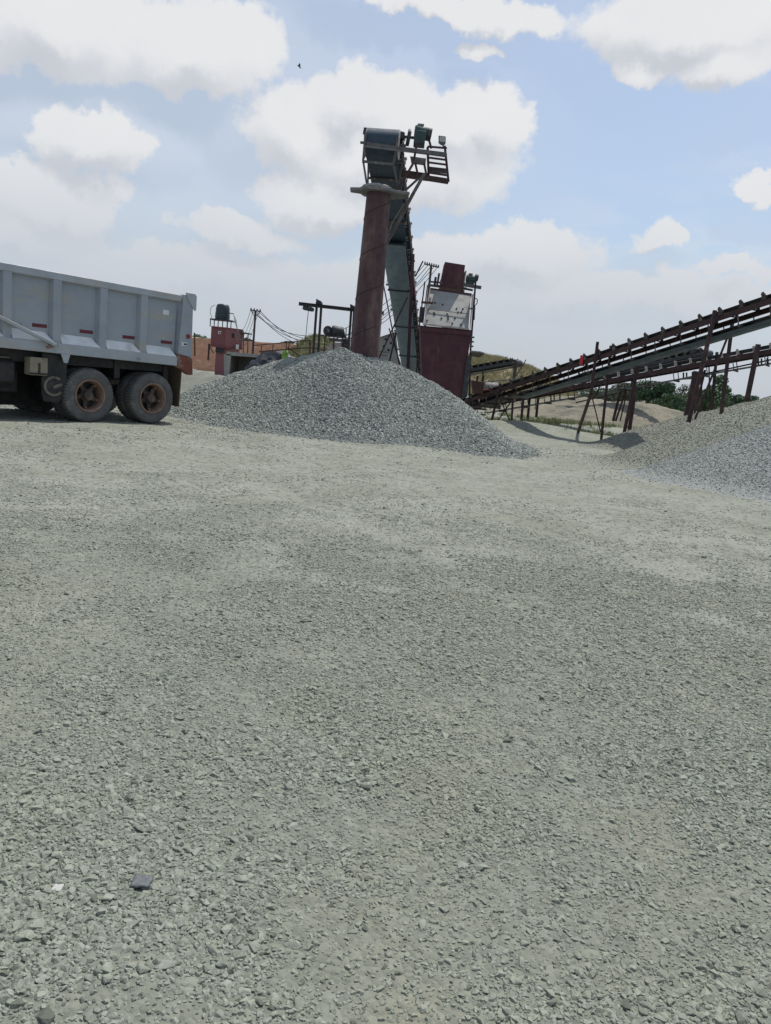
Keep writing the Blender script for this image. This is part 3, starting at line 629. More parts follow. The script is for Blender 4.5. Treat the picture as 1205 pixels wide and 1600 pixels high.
# ------------------------------------------------------------------ conveyors
def conveyor(name, label, A, B, bw, sh=.16, nid=20, hang=.34, mats=('belt', 'maroon_dark', 'idler_steel'), pr=.20, tray=None, trayd=.16, ntray=1, troughh=.10, loc=None, traycover=(0, 1), rets=8, idh=.0, trw=None, lift=.09):
    A, B = Vector(A), Vector(B); t = (B-A).normalized(); L = (B-A).length; s = t.cross(Vector((0, 0, 1))).normalized(); n = s.cross(t).normalized()
    o = thing(name, label, 'conveyor', loc or (A.x, A.y, 0))
    W = bw/2+.07
    for q in (-1, 1):                                     # channel-section stringers
        m = MB(); pr_ = [(0, -sh/2), (q*-.06, -sh/2), (q*-.06, -sh/2+.012), (q*-.012, -sh/2+.012), (q*-.012, sh/2-.012), (q*-.06, sh/2-.012), (q*-.06, sh/2), (0, sh/2)]
        m.sweep(pr_, [A+s*q*W, B+s*q*W], s, n); m.build('stringer', mats[1], o)
    # belt loop
    c0 = sh/2+lift; path = []; N = 10
    zr = c0-2*pr if hang is None else -hang
    rr = (c0-zr)/2 if hang is None else pr
    def add(d, z, tr_): path.append((d, z, tr_))
    add(.0, c0, 0); add(.6, c0, troughh); add(L-.7, c0, troughh); add(L, c0, 0)
    for i in range(1, N): a = math.pi*i/N; add(L+rr*math.sin(a), c0-rr+rr*math.cos(a), 0)
    add(L, c0-2*rr, 0); add(L-.8, zr, 0); add(.8, zr, 0); add(0, c0-2*rr, 0)
    for i in range(1, N): a = math.pi*i/N; add(-rr*math.sin(a), c0-rr-rr*math.cos(a), 0)
    acr = [-bw/2, -bw/5, bw/5, bw/2]; m = MB(); th = .014; np_ = len(path); vs_ = []; fs = []
    for k, (d, z, tf) in enumerate(path):
        d0, z0 = path[k-1][:2]; d1, z1 = path[(k+1) % np_][:2]; tn = Vector((d1-d0, z1-z0)).normalized(); nn = Vector((-tn.y, tn.x))
        for lay in (0, 1):
            for j, x in enumerate(acr):
                up = tf if j in (0, 3) else 0
                dd, zz = d+nn.x*th*lay, z+nn.y*th*lay+up
                vs_.append(A+t*dd+n*zz+s*x*(.93 if up else 1))
    for k in range(np_):
        k2 = (k+1) % np_
        ring = [0, 1, 2, 3, 7, 6, 5, 4]
        for i in range(8):
            a, b = ring[i], ring[(i+1) % 8]; fs.append((k*8+a, k*8+b, k2*8+b, k2*8+a))
    m.add(vs_, fs); m.build('belt', mats[0], o)
    for d, nm in ((0, 'tail_pulley'), (L, 'head_pulley')):
        c = A+t*d+n*(c0-rr); m = MB().lathe([(0, -bw/2-.02), (rr-.004, -bw/2-.02), (rr-.002, 0), (rr-.004, bw/2+.02), (0, bw/2+.02)], c, s, 28); pl = m.build(nm, mats[2], o)
        MB().tube([c-s*(W+.12), c+s*(W+.12)], .035, 10).build('shaft', 'grey_steel', pl)
    for i in range(nid):                                  # carrying idlers: base bar, upright wings, roller ends
        d = L*(i+.6)/nid; c = A+t*d+n*(sh/2+.012); m = MB(); m.bar(c-s*(W+.02), c+s*(W+.02), .05, .02, up=n)
        for q in (-1, 1):
            e = c+s*q*(W-.01)
            m.prism([e+t*-.055, e+t*.055, e+t*.03+n*(.16+idh)+s*q*.02, e+t*-.03+n*(.16+idh)+s*q*.02], s*q*.016)
            m.tube([c+s*q*bw*.2+n*.055, e-s*q*.03+n*(.055+troughh)], .032, 8)
            m.tube([e-s*q*.025+n*(.06+troughh), e+s*q*.045+n*(.075+troughh)], .043, 10)
        m.tube([c-s*bw*.19+n*.045, c+s*bw*.19+n*.045], .034, 8)
        m.build('idler', mats[2], o, ang=40)
    for i in range(rets):                                 # return rollers on hangers
        d = L*(i+.5)/rets; m = MB(); c = A+t*d
        for q in (-1, 1): m.bar(c+s*q*(W-.02)+n*(-sh/2), c+s*q*(W-.02)+n*(zr-.06), .03, .012, up=s)
        m.tube([c-s*W+n*(zr-.045), c+s*W+n*(zr-.045)], .035, 8); m.build('return_roller', 'idler_steel', o)
    if tray:
        d0, d1 = L*traycover[0], L*traycover[1]; tw = trw or W
        for k in range(ntray):
            a, b = d0+(d1-d0)*k/ntray+.02, d0+(d1-d0)*(k+1)/ntray-.02; z1 = zr-.10-trayd
            m = MB(); pr_ = [(-tw, z1+trayd), (-tw, z1+.05), (-tw+.10, z1), (tw-.10, z1), (tw, z1+.05), (tw, z1+trayd), (tw-.02, z1+trayd), (tw-.02, z1+.06), (tw-.11, z1+.02), (-tw+.11, z1+.02), (-tw+.02, z1+.06), (-tw+.02, z1+trayd)]
            m.sweep(pr_, [A+t*a, A+t*b], s, n); p = m.build('belt_tray', tray, o)
            if ntray > 1:
                for e in (a, b):
                    MB().bar(A+t*e-s*(tw+.03)+n*(z1+.0), A+t*e+s*(tw+.03)+n*(z1+.0), .05, .05, up=n).build('tray_flange', 'black_steel', p)
    return o, A, t, s, n, L, W
def legs(o, rows, m='maroon_dark', nm='leg'):
    for pts, Y, wpx in rows:
        mb = MB(); pbar(mb, pts, Y, wpx*.86); mb.build(nm, m, o)

# right, nearer conveyor
A = P(738, 628, 30.3); B = P(1300, 446, 18.4)
cv, cA, ct, cs, cn, cL, cW = conveyor('belt_conveyor', 'long rusty belt conveyor with blue under-tray rising steeply over the heaps, nearest of the two', A, B, .52, .13, 23, .31, ('belt', 'maroon_dark', 'idler_steel'), .17, 'tray_dark', .06, traycover=(.22, 1), rets=16, idh=.03, trw=.24, lift=.055, troughh=.065)
legs(cv, [([(934, 534), (923.5, 615), (902, 680)], [24.1, 24.2, 27.0], 4.4), ([(954.7, 540), (939, 692)], 24.7, 4.0),
          ([(1117.5, 485), (1112, 511), (1076, 660)], 20.5, 6), ([(1145, 499), (1126, 655)], 21.2, 5), ([(999, 562), (973, 688)], 23.8, 5),
          ([(781, 602), (767, 664)], 28.3, 3.8), ([(801.7, 620), (799.5, 661)], 28.8, 3.4)])
legs(cv, [([(949, 584), (929, 620), (926, 624)], 24.5, 1.8), ([(925.7, 622), (938.6, 675)], 24.4, 1.8), ([(1138, 524), (1086, 655)], 21.0, 3), ([(782, 624), (798, 661)], 28.5, 2), ([(801, 624), (777, 659)], 28.5, 2)], nm='brace')
rb = thing('switch_box', 'small red switch box on the flank of the nearer long conveyor', 'switch box', P(908, 571, 24.7))
MB().box(P(908.8, 562.5, 24.7), (.10, .07, .30)).build('box_body', 'red_paint', rb, .012)
MB().tube([P(909, 557, 24.7), P(915, 556.5, 24.7), P(922, 557.5, 24.7), P(923, 566, 24.7)], .012, 6).build('pull_wire', 'cable', rb)
# right, farther conveyor
A2 = P(735, 636, 33); B2 = P(1330, 528, 25.5)
cv2 = conveyor('belt_conveyor', 'second rusty belt conveyor at a lower slope, crossing behind the nearer one', A2, B2, .56, .17, 27, .36, ('belt_blue', 'maroon_dark', 'idler_pale'), .17, None, rets=14, lift=.06, troughh=.075, idh=-.01)[0]
legs(cv2, [([(1185, 538), (1163, 646)], 26.4, 6.8), ([(1087.5, 580), (1071, 654)], 27.5, 7), ([(1120.5, 550), (1110, 655)], 28.2, 4), ([(993.6, 603), (982, 682)], 28.7, 5.5), ([(970.5, 608), (958, 658)], 30, 4),
           ([(819, 613), (814, 661)], 31.0, 4), ([(828, 620), (824, 660)], 32, 4), ([(841, 622), (838, 652)], 31.9, 4)])
legs(cv2, [([(979, 608), (962, 658)], 29.6, 3), ([(1107.5, 557), (1110, 655)], 28.3, 1.8), ([(1102, 578), (1083, 655)], 28, 3), ([(978, 620), (969, 658)], 29.7, 2)], nm='brace')
m = MB(); pbar(m, [(900, 629), (1010, 603.5), (1205, 562)], [31.5, 29.5, 26.6], 1.8); m.build('tension_rod', 'black_steel', cv2)
for px, py, Y in ((868, 622, 32), (1075, 588, 28.6), (1192, 566, 26.6)):
    m = MB()
    for a, b in (((-7, -6), (-7, 5)), ((7, -7), (7, 4)), ((-8, 4.5), (8, 3.5)), ((-2, -6), (-2, 3))): pbar(m, [(px+a[0], py+a[1]), (px+b[0], py+b[1])], Y, 1.8)
    m.build('counterweight_frame', 'black_steel', cv2)
# far third conveyor with a drive on its head
A3 = P(905, 592, 44); B3 = P(1106, 553, 38)
cv3 = conveyor('belt_conveyor', 'slender far conveyor between the two long ones, with a drive unit on its head', A3, B3, .5, .16, 18, None, ('belt', 'engine_dark', 'idler_steel'), .14, None, rets=0)[0]
m = MB(); c = P(1088, 549, 38.4); m.lathe([(0, -.25), (.2, -.25), (.22, 0), (.2, .25), (0, .25)], c, (1, .1, 0), 16); m.build('drive_motor', 'engine_dark', cv3)
m = MB(); pbar(m, [(1070, 552), (1086, 542), (1100, 552)], 38.4, 2); m.build('motor_guard', 'engine_dark', cv3)
legs(cv3, [([(1098, 556), (1094, 650)], 39, 3), ([(990, 574), (982, 650)], 41.5, 3)])
# small conveyor on the hill
A4 = P(700, 586, 52); B4 = P(808, 567, 48)
cv4 = conveyor('belt_conveyor', 'small far conveyor in front of the dry grassy hill, to the right of the hopper', A4, B4, .55, .18, 11, None, ('belt', 'engine_dark', 'idler_steel'), .20, None, rets=0)[0]
legs(cv4, [([(756, 568), (751, 632)], 50, 2.6), ([(806, 562), (800, 632)], 48.6, 5.5)], 'grey_steel')
legs(cv4, [([(817, 570), (803, 594)], 48.4, 2), ([(822, 562), (817, 571)], 48.2, 1.4), ([(806, 567), (819, 572)], 48.2, 2), ([(801, 559), (802, 566)], 48.4, 1.5)], 'grey_steel', 'brace')
gr = thing('guard_rail', 'pale pipe rail running below the small hill conveyor', 'railing', P(790, 640, 40))
m = MB(); pbar(m, [(748, 598), (790, 594), (830, 589), (858, 586)], 38, 1.8); m.build('rail', 'light_steel', gr)
for x, yy_ in ((770, 596), (805, 592.5), (840, 588)):
    m = MB(); pbar(m, [(x, yy_), (x-4, 640)], 38, 1.5); m.build('post', 'light_steel', gr)
# feed bin at the tails
fb = thing('feed_chute', 'rusty brown steel feed plate box over the conveyor tail beside the hopper', 'feed chute', P(748, 640, 29.2))
m = MB(); q = [P(737, 594, 29), P(757, 597, 29), P(755, 615, 29), P(740, 616, 29)]; m.prism(q, (.0, .5, 0)); m.build('chute_box', 'brown_steel', fb, .01)
for x in (745, 754): 
    m = MB(); pbar(m, [(x+1.5, 587), (x, 596)], 29.4, 3); m.build('lug', 'maroon_dark', fb)
eg = thing('engine', 'dusty grey drum-shaped drive engine standing behind the conveyor tail', 'engine', P(768, 640, 31.5))
m = MB(); m.lathe([(0, -.30), (.20, -.30), (.24, -.2), (.24, .2), (.2, .3), (0, .3)], P(768, 607, 31.5), (1, .2, 0), 18); m.build('engine_body', 'light_steel', eg)
m = MB(); m.box(P(771, 612, 31.5), (.55, .4, .22)); m.build('engine_base', 'gear_green', eg, .02)
m = MB(); m.lathe([(0, -.04), (.13, -.04), (.13, .04), (0, .04)], P(763, 613, 31.1), (.4, -1, 0), 16); m.build('pulley', 'red_paint', eg)
m = MB(); m.box(P(769, 628, 31.5), (.7, .5, .5)); m.build('engine_frame', 'engine_dark', eg, .02)

# ------------------------------------------------------------------ tall conveyor over the heap
H0 = P(600, 216, 22.2); T0 = P(649, 612, 45)
mc, mA, mt, ms, mn, mL, mW = conveyor('tall_conveyor', 'tall conveyor climbing towards us above the heap, blue-grey plates under it', T0, H0, .86, .20, 26, .42, ('belt_blue', 'maroon_dark', 'idler_pale'), .36, 'tray_blue', .08, 5, .08, loc=(T0.x, T0.y, 0), traycover=(.02, .80), rets=10, trw=.40)
legs(mc, [([(645.5, 397), (637, 586)], 27.6, 5.6)], 'maroon'); legs(mc, [([(602, 398), (577, 560)], 26.5, 5)], 'maroon_dark')
legs(mc, [([(598, 438), (625, 575)], 27, 2.2), ([(637, 464), (592, 560)], 27.1, 2.4), ([(608, 513), (626, 570)], 27.3, 2.2), ([(619, 520), (607, 572)], 27.6, 3), ([(661, 408), (649, 432)], 29, 2.4)], 'maroon_dark', 'brace')
hf = MB()
Yh = 21.75
for pts, wpx, yy_ in (([(571, 208), (567.5, 251), (574, 292)], 3.0, Yh), ([(576.5, 214), (575, 288)], 2.4, 22.7), ([(622, 216), (615, 256), (623, 296)], 3.4, Yh), ([(628, 218), (631, 276), (634, 304)], 3.2, 22.6),
                      ([(566, 252), (615.5, 257)], 3.2, Yh-.03), ([(615, 257), (628, 225)], 2.2, 22.2), ([(567, 252), (577, 226)], 2, 22.2), ([(623, 290), (631, 240)], 2.4, 22.2), ([(634, 304), (640, 352), (644, 395)], 2.6, 23.6), ([(627, 296), (634, 262)], 2.2, 22.4)):
    pbar(hf, pts, yy_, wpx)
hf.build('head_frame', 'grey_steel', mc)
m = MB(); pbar(m, [(573, 225.8), (697, 242)], 21.55, 5.4, depth=.10); m.build('cross_beam', 'grey_steel', mc)
m = MB(); pbar(m, [(570.5, 228.8), (640, 237.5)], 21.48, 1.5, depth=.04); m.build('beam_lip', 'light_steel', mc)
for x, yy_ in ((573, 206.5), (627, 212.5)):
    m = MB(); m.box(P(x, yy_, 22.2), (.14, .22, .16)); m.lathe([(0, -.09), (.09, -.09), (.09, .09), (0, .09)], P(x, yy_-1.5, 22.2), (1, .1, -.1), 16); m.build('bearing', 'engine_dark', mc)
m = MB(); pbar(m, [(622, 212.5), (652, 216)], 22.2, 3.2); m.build('drive_shaft', 'grey_steel', mc)
m = MB(); m.lathe([(0, -.045), (.21, -.045), (.215, 0), (.21, .045), (0, .045)], P(638.6, 215, 22.2), (1, .08, -.1), 24); m.build('coupling', 'engine_dark', mc)
gb = MB(); c = P(656, 214, 22.2); gb.box(c+Vector((0, 0, -.06)), (.30, .42, .34)); gb.lathe([(0, -.15), (.18, -.15), (.20, -.11), (.20, .11), (.18, .15), (0, .15)], c+Vector((0, 0, .09)), (1, .08, 0), 20); gb = gb.build('gearbox', 'gear_green', mc, .02)
MB().box(c+Vector((0, -.02, .275)), (.17, .2, .06)).build('gearbox_lid', 'light_steel', gb, .01)
m = MB(); m.lathe([(0, -.08), (.17, -.08), (.17, .08), (0, .08)], P(669.5, 210, 22.5), (1, .08, -.1), 20); pbar(m, [(669, 213), (674, 232)], 22.5, 3); m.build('motor', 'engine_dark', mc)
pf = MB(); pbar(pf, [(629, 271.5), (668, 277)], 22.3, 4.6, depth=.5); pbar(pf, [(652, 222), (646, 255), (622, 296)], 21.6, 3.2); pbar(pf, [(649, 255), (653, 273)], 21.8, 3); pbar(pf, [(663, 256), (667, 277)], 21.8, 3); pf.build('drive_platform', 'maroon_dark', mc)
m = MB(); q = [P(641, 244, 21.9), P(666, 247.5, 21.9), P(665, 258, 21.9), P(643, 255, 21.9)]; m.prism(q, (0, .05, 0)); m.build('motor_plate', 'grey_steel', mc)
sg = MB(); pbar(sg, [(668.3, 230), (670, 280)], 21.9, 3.4); pbar(sg, [(695, 228), (701, 284)], 21.9, 3.2)
for a, b in ((229, 231.5), (237.5, 241.5), (246, 250), (253.5, 257.5), (261.5, 265), (269.5, 274)): pbar(sg, [(668, a), (698.5, b)], 21.85, 2.4)
pbar(sg, [(666, 278), (701, 283.5)], 21.85, 5, depth=.25); sg.build('slatted_guard', 'maroon_dark', mc)
m = MB(); q = [P(670, 262, 22.1), P(697, 265.5, 22.1), P(698, 271.5, 22.1), P(670, 268, 22.1)]; m.prism(q, (0, .03, 0)); m.build('guard_sheet', 'grey_steel', mc)
m = MB(); pbar(m, [(663, 272), (646, 302), (592, 403)], [21.7, 21.5, 22.6], 4.6); m.build('brace', 'grey_steel', mc)
m = MB(); pbar(m, [(654, 279), (634, 297)], 21.9, 3); pbar(m, [(632, 318), (612, 350), (599, 392)], [22.6, 24, 25], 2.2); m.build('brace', 'grey_steel', mc)
fl_ = thing('floodlight', 'square grey floodlight at the outer end of the drive platform', 'floodlight', P(693, 229, 21.8))
m = MB(); q = [P(685.5, 211.5, 21.8), P(696.8, 213, 21.8), P(696.5, 223.5, 21.8), P(694, 226, 21.8), P(689.5, 225.5, 21.8), P(685.5, 222.5, 21.8)]; m.prism(q, (0, .09, 0)); fx = m.build('lamp_housing', 'grey_steel', fl_, .008)
m = MB(); q = [P(686.8, 213.2, 21.79), P(695.6, 214.4, 21.79), P(695.3, 222.4, 21.79), P(686.8, 221.2, 21.79)]; m.prism(q, (0, -.012, 0)); m.build('lamp_glass', 'lamp_glass', fx)
m = MB(); pbar(m, [(692, 225), (693, 230)], 21.85, 2); m.build('stem', 'grey_steel', fl_)
# discharge pipe with its collar
dp = thing('discharge_pipe', 'upright maroon steel pipe dropping stone from the tall conveyor onto the heap', 'discharge pipe', P(570, 560, 21.6))
m = MB(); p0, p1 = P(569, 562, 21.4), P(592, 300, 21.5); m.tube([p0.lerp(p1, i/6) for i in range(7)], .40, 36, .315)
pp = m.build('pipe', 'chute_maroon', dp, ang=50)
hx = []
for i in range(160):                                      # spiral weld of the pipe
    f = i/159; c = p0.lerp(p1, f); r = .40+(.315-.40)*f+.002; a = 6.283*f*4.2
    hx.append(c+Vector((math.cos(a)*r, math.sin(a)*r, 0)))
MB().tube(hx, .010, 6).build('weld_seam', 'maroon_dark', pp)
m = MB(); cc = P(592, 298.5, 21.5)
m.add([P(553, 290, 21.2), P(566, 291, 21.1), P(572, 296, 21.05), P(606, 301, 21.0), P(616, 308, 21.0), P(634, 306, 21.3), P(636, 297, 21.5), P(618, 293, 22.1), P(575, 288, 22.1), P(555, 288, 21.9)], [])
pl = [Vector((p.x, p.y, 0)) for p in m.v]; m = MB(); zc = cc.z
base = [(-.75, -.12), (-.50, -.20), (-.38, -.48), (.30, -.48), (.48, -.30), (.80, -.25), (.80, .28), (.40, .50), (-.4, .5), (-.5, .22), (-.75, .16)]
m.prism([Vector((cc.x+x, cc.y+yy_, zc-.07)) for x, yy_ in base], (0, 0, .075)); m.build('collar_plate', 'light_steel', dp, .01)
m = MB(); pr_ = [(.40, -.0), (.38, .05), (.26, .10), (.12, .135), (0, .14)]; m.lathe(pr_, (cc.x-.05, cc.y-.03, zc+.03), (0, 0, 1), 26, lambda i, j: 1+.10*math.sin(i*2.3)+.05*math.sin(i*5.1+j)); m.build('spilled_rubble', 'rubble', dp)

# ------------------------------------------------------------------ hopper tower
hp = thing('hopper', 'tall maroon steel hopper with a dust-white back plate and a box on top', 'hopper', P(700, 640, 26.5))
Yf = 26.0
q = [P(656.5, 508.5, Yf), P(738, 515.5, Yf), P(719, 632, Yf), P(661, 632, Yf)]; qb = [P(656.5, 508.5, Yf)+Vector((0, .03, 0)), P(738, 515.5, Yf)+Vector((0, .03, 0)), P(719, 632, Yf)+Vector((0, .03, 0)), P(661, 632, Yf)+Vector((0, .03, 0))]
MB().hexa(q, qb).build('front_plate', 'maroon', hp, .005)
m = MB(); pbar(m, [(657, 514), (737, 521.5)], Yf-.03, 6, depth=.05); m.build('stiffener', 'maroon', hp)
m = MB(); pbar(m, [(661, 506.5), (733, 514.5)], Yf-.03, 2.2, depth=.10); m.build('top_lip', 'pale_edge', hp)
D = Vector((0, 1.5, 0))
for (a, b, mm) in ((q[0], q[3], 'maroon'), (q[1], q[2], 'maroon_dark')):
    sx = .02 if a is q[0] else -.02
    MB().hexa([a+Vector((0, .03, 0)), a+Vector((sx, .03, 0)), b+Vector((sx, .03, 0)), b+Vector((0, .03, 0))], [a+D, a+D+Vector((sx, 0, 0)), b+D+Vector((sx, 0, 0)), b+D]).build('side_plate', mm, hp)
Yt = 27.1
bp = [P(663, 506, Yf+.12), P(732, 515, Yf+.12), P(736, 462, Yt), P(671, 453, Yt)]
dpo = MB().prism(bp, (0, .03, .02)).build('back_plate', 'dust_plate', hp)
for (x, yy_) in ((680, 472.7), (692, 475.5), (713.6, 482), (723.4, 482.3), (678.4, 488.6), (679, 491), (699, 490.6), (700.4, 494.2), (700.4, 498), (711, 497), (720.3, 506.8), (667.6, 500.3), (721, 487.3), (716, 487.5), (690, 497), (707, 505)):
    tt = (yy_-.135*(x-667)-453)/53.; Yy = Yt+(Yf+.12-Yt)*tt-.045
    MB().lathe([(0, .0), (.028, .0), (.032, -.02), (.01, -.03)], P(x, yy_, Yy), (0, -1, .4), 8).build('hole_disc', 'dark_opening', dpo)  # dark discs added in place of the open holes in the plate
m = MB(); pbar(m, [(668, 483), (733, 490.5)], [Yt-.62, Yt-.62], .7, depth=.02); m.build('plate_seam', 'grey_steel', dpo)
for (a0, a1, mm) in (((671, 452), (662, 507), 'pale_edge'), ((737.5, 461), (733.5, 514), 'pale_edge')):
    m = MB(); A_, B_ = P(*a0, Yt), P(*a1, Yf+.1); A2_, B2_ = A_+Vector((0, -.40, 0)), B_+Vector((0, -.08, 0)); m.hexa([A_, B_, B2_, A2_], [p+Vector((.035, 0, 0)) for p in (A_, B_, B2_, A2_)]); m.build('cheek_plate', mm, hp)
m = MB(); qq = [P(672, 449.5, Yt+.02), P(737.5, 458.5, Yt+.02), P(736.5, 466, Yt+.0), P(672, 458, Yt+.0)]; m.prism(qq, (0, .04, 0)); m.build('top_plate', 'maroon', hp)
bx = MB(); f0 = [P(695.5, 409, 27.2), P(727, 414, 27.2), P(722.5, 452.5, 27.25), P(687.5, 448, 27.25)]; bx.hexa(f0, [p+Vector((0, .9, .0)) for p in f0]); bx.build('discharge_box', 'maroon', hp, .01)
m = MB(); f0 = [P(727.3, 423, 27.4), P(729.3, 423.5, 27.4), P(725, 448.5, 27.4), P(723, 448, 27.4)]; m.prism(f0, (0, .6, 0)); m.build('box_cheek', 'pale_edge', hp)
for (pts, wpx, yy_) in (([(668.5, 445.3), (689, 448)], 3.4, 27.4), ([(722, 444.5), (752, 449.5)], 4.6, 27.4), ([(720, 450), (739, 453.5)], 3, 27.5), ([(672, 440), (692, 442)], 2.4, 27.2), ([(658.3, 472.3), (677.2, 473.6)], 3.2, 25.9), ([(734, 482), (743, 483)], 2.4, 26.1)):
    m = MB(); pbar(m, [*pts], yy_, wpx); m.build('cross_bar', 'grey_steel' if wpx != 3.2 else 'brown_steel', hp)
for pts, wpx, yy_ in (([(743.3, 439), (735.5, 545), (733, 640)], 2.6, 26.8), ([(664, 440), (655, 512), (650, 600)], 2, 27.4), ([(681, 433), (679, 447)], 3.4, 27), ([(686.5, 427), (683, 446)], 3, 26.9), ([(668, 446), (661, 505)], 1.6, 27)):
    m = MB(); pbar(m, pts, yy_, wpx); m.build('post', 'maroon_dark', hp)
m = MB(); m.tube([P(743, 466, 26.7), P(746, 468, 26.7), P(745.5, 474, 26.7), P(742, 478, 26.7), P(741, 500, 26.7)], .018, 6); m.build('cable', 'cable', hp)
m = MB(); c = P(736, 436, 27.5); m.lathe([(0, -.16), (.13, -.16), (.14, 0), (.13, .10), (.10, .16), (0, .17)], c, (1, .1, -.08), 18); m.box(c+Vector((-.02, 0, -.13)), (.28, .26, .08)); mo = m.build('drive_motor', 'gear_green', hp)
MB().box(c+Vector((-.03, -.02, .15)), (.14, .12, .06)).build('terminal_box', 'light_steel', mo, .008)
m = MB(); m.lathe([(0, 0), (.12, 0), (.12, .10), (0, .10)], P(742.5, 433.5, 27.5), (1, .1, -.08), 16); m.build('fan_cover', 'engine_dark', mo)
m = MB(); qq = [P(735, 549.5, 25.6), P(751, 551, 25.6), P(757.5, 553, 26.2), P(750, 558.5, 26.2), P(737, 557, 26.2)]; m.prism(qq, (0, .02, .04)); m.build('side_ledge', 'grey_steel', hp)
m = MB(); qq = [P(730, 556, 25.9), P(737.5, 556, 25.9), P(730, 620, 25.9), P(720.5, 625, 25.9)]; m.prism(qq, (.0, .12, 0)); m.build('side_flange', 'engine_dark', hp)
for yy_ in (527, 534, 541):
    m = MB(); m.box(P(738.5-(yy_-527)*.1, yy_, 26.3), (.12, .10, .05)); m.build('hinge_lug', 'grey_steel', hp, .006)
m = MB(); m.box(P(659, 492, 26.6), (.16, .2, .5)); m.build('junction_box', 'engine_dark', hp, .01)
# conveyor that feeds the hopper from behind
conveyor('belt_conveyor', 'conveyor hidden behind the hopper, feeding the box on its top', P(706, 606, 52), P(706, 447, 28.8), .7, .2, 22, .38, ('belt', 'maroon_dark', 'idler_steel'), .22, None, rets=6)
# plate chute and maroon box seen between pipe and tall conveyor
pc = thing('plate_chute', 'grey dusty steel plate chute leaning behind the brace rods', 'chute', P(606, 575, 33))
m = MB(); qq = [P(592, 528, 33), P(619, 519, 33), P(624, 572, 33), P(590, 572, 33)]; m.prism(qq, (0, .05, .0)); pcp = m.build('plate', 'dust_plate', pc)
for x, yy_ in ((603, 530), (611, 536), (600, 541), (607, 547)): MB().lathe([(0, 0), (.05, 0), (.05, -.03)], P(x, yy_, 32.97), (0, 1, 0), 8).build('hole', 'dark_opening', pcp)
m = MB(); pbar(m, [(592, 528), (619, 519)], 32.95, 1.6); m.build('rim_bar', 'light_steel', pc)
for k, (x0, y0, x1, y1) in enumerate(((588, 549, 608, 551), (590, 554, 606, 556))):
    m = MB(); pbar(m, [(x0, y0), (x1, y1)], 31, 2.2); m.build('cross_strip', 'light_steel', pc)
mb_ = thing('steel_bin', 'maroon steel bin half hidden behind the discharge pipe', 'bin', P(586, 575, 31))
m = MB(); f0 = [P(578, 530, 31), P(593, 529, 31), P(592, 560, 31), P(576, 560, 31)]; m.hexa(f0, [p+Vector((0, .8, 0)) for p in f0]); m.build('bin_body', 'chute_maroon', mb_, .01)
m = MB(); pbar(m, [(577, 530), (594, 529)], 30.95, 2); m.build('bin_rim', 'maroon_dark', mb_)

# ------------------------------------------------------------------ gantry with hoist
ga = thing('gantry_crane', 'black steel gantry frame with paired posts left of the discharge pipe', 'gantry', P(500, 590, 45))
m = MB(); m.ibeam(P(467, 474.5, 45), P(600, 489.5, 45), .14, .19, .03); m.build('top_beam', 'black_steel', ga)
for a, b in (((495.5, 472), (488, 575)), ((502.5, 473.5), (496, 575)), ((549.5, 479), (542, 580)), ((554, 480), (547, 580)), ((586, 488), (583, 575)), ((592.5, 488), (589, 575))):
    m = MB(); pbar(m, [a, b], 45.15, 3.4, depth=.16); m.build('post', 'black_steel', ga)
for x, yy_ in ((499.5, 470.5), (552, 478.5)):
    m = MB(); qq = [P(x-4, yy_-2.5, 45.3), P(x+4, yy_+1.5, 45.3), P(x+4, yy_+6, 45.3), P(x-4, yy_+5, 45.3)]; m.prism(qq, (0, -.5, 0)); m.build('cap_plate', 'black_steel', ga)
ho = thing('hoist', 'small chain hoist hanging from the gantry beam end', 'hoist', P(482, 482, 45))
m = MB(); m.lathe([(0, -.32), (.09, -.32), (.12, -.2), (.12, .2), (.09, .32), (0, .32)], P(482, 482.5, 45), (1, 0, -.1), 16); m.build('hoist_body', 'engine_dark', ho)
for x in (478.5, 486): 
    m = MB(); pbar(m, [(x, 476.5), (x, 482)], 45, 2); m.build('trolley', 'engine_dark', ho)
m = MB(); m.tube([P(482, 486, 45), P(480, 505, 45), P(477.5, 531, 45)], .02, 6); m.build('chain', 'cable', ho)

# crusher machinery behind
cm = thing('crusher', 'dark crusher machinery with flywheel on a dusty base behind the gantry posts', 'crusher', P(530, 580, 43))
m = MB(); m.lathe([(0, -.30), (.26, -.30), (.29, -.24), (.29, .24), (.26, .30), (0, .30)], P(527, 518, 43), (1, .3, -.08), 20); m.build('drum_body', 'engine_dark', cm)
m = MB(); m.lathe([(.10, -.05), (.26, -.05), (.28, 0), (.26, .05), (.10, .05), (.10, -.05)], P(512.5, 517, 42.8), (.6, -1, 0), 20); fwm = m.build('flywheel', 'engine_dark', cm)
MB().lathe([(0, -.07), (.08, -.07), (.08, .07), (0, .07)], P(512.5, 517, 42.8), (.6, -1, 0), 12).build('hub', 'light_steel', fwm)
m = MB(); m.prism([P(534, 511, 43), P(536, 511, 43), P(540.5, 528, 43), P(531, 527, 43)], (0, .5, 0)); m.build('feed_cone', 'engine_dark', cm)
m = MB(); m.box(P(515, 522, 43.1), (.42, .3, .22)); m.build('gear_housing', 'engine_dark', cm, .03)
m = MB(); m.box(P(513.5, 511.5, 43), (.14, .16, .12)); m.build('lubricator', 'engine_dark', cm, .02)
m = MB(); m.box(P(527, 525.5, 43), (.36, .3, .14)); m.build('pale_mount', 'light_steel', cm, .02)
for x in (508.5, 522, 540.5):
    m = MB(); pbar(m, [(x+.6, 512 if x > 520 else 519), (x, 530)], 42.7, 1.4); m.build('strut', 'engine_dark', cm)
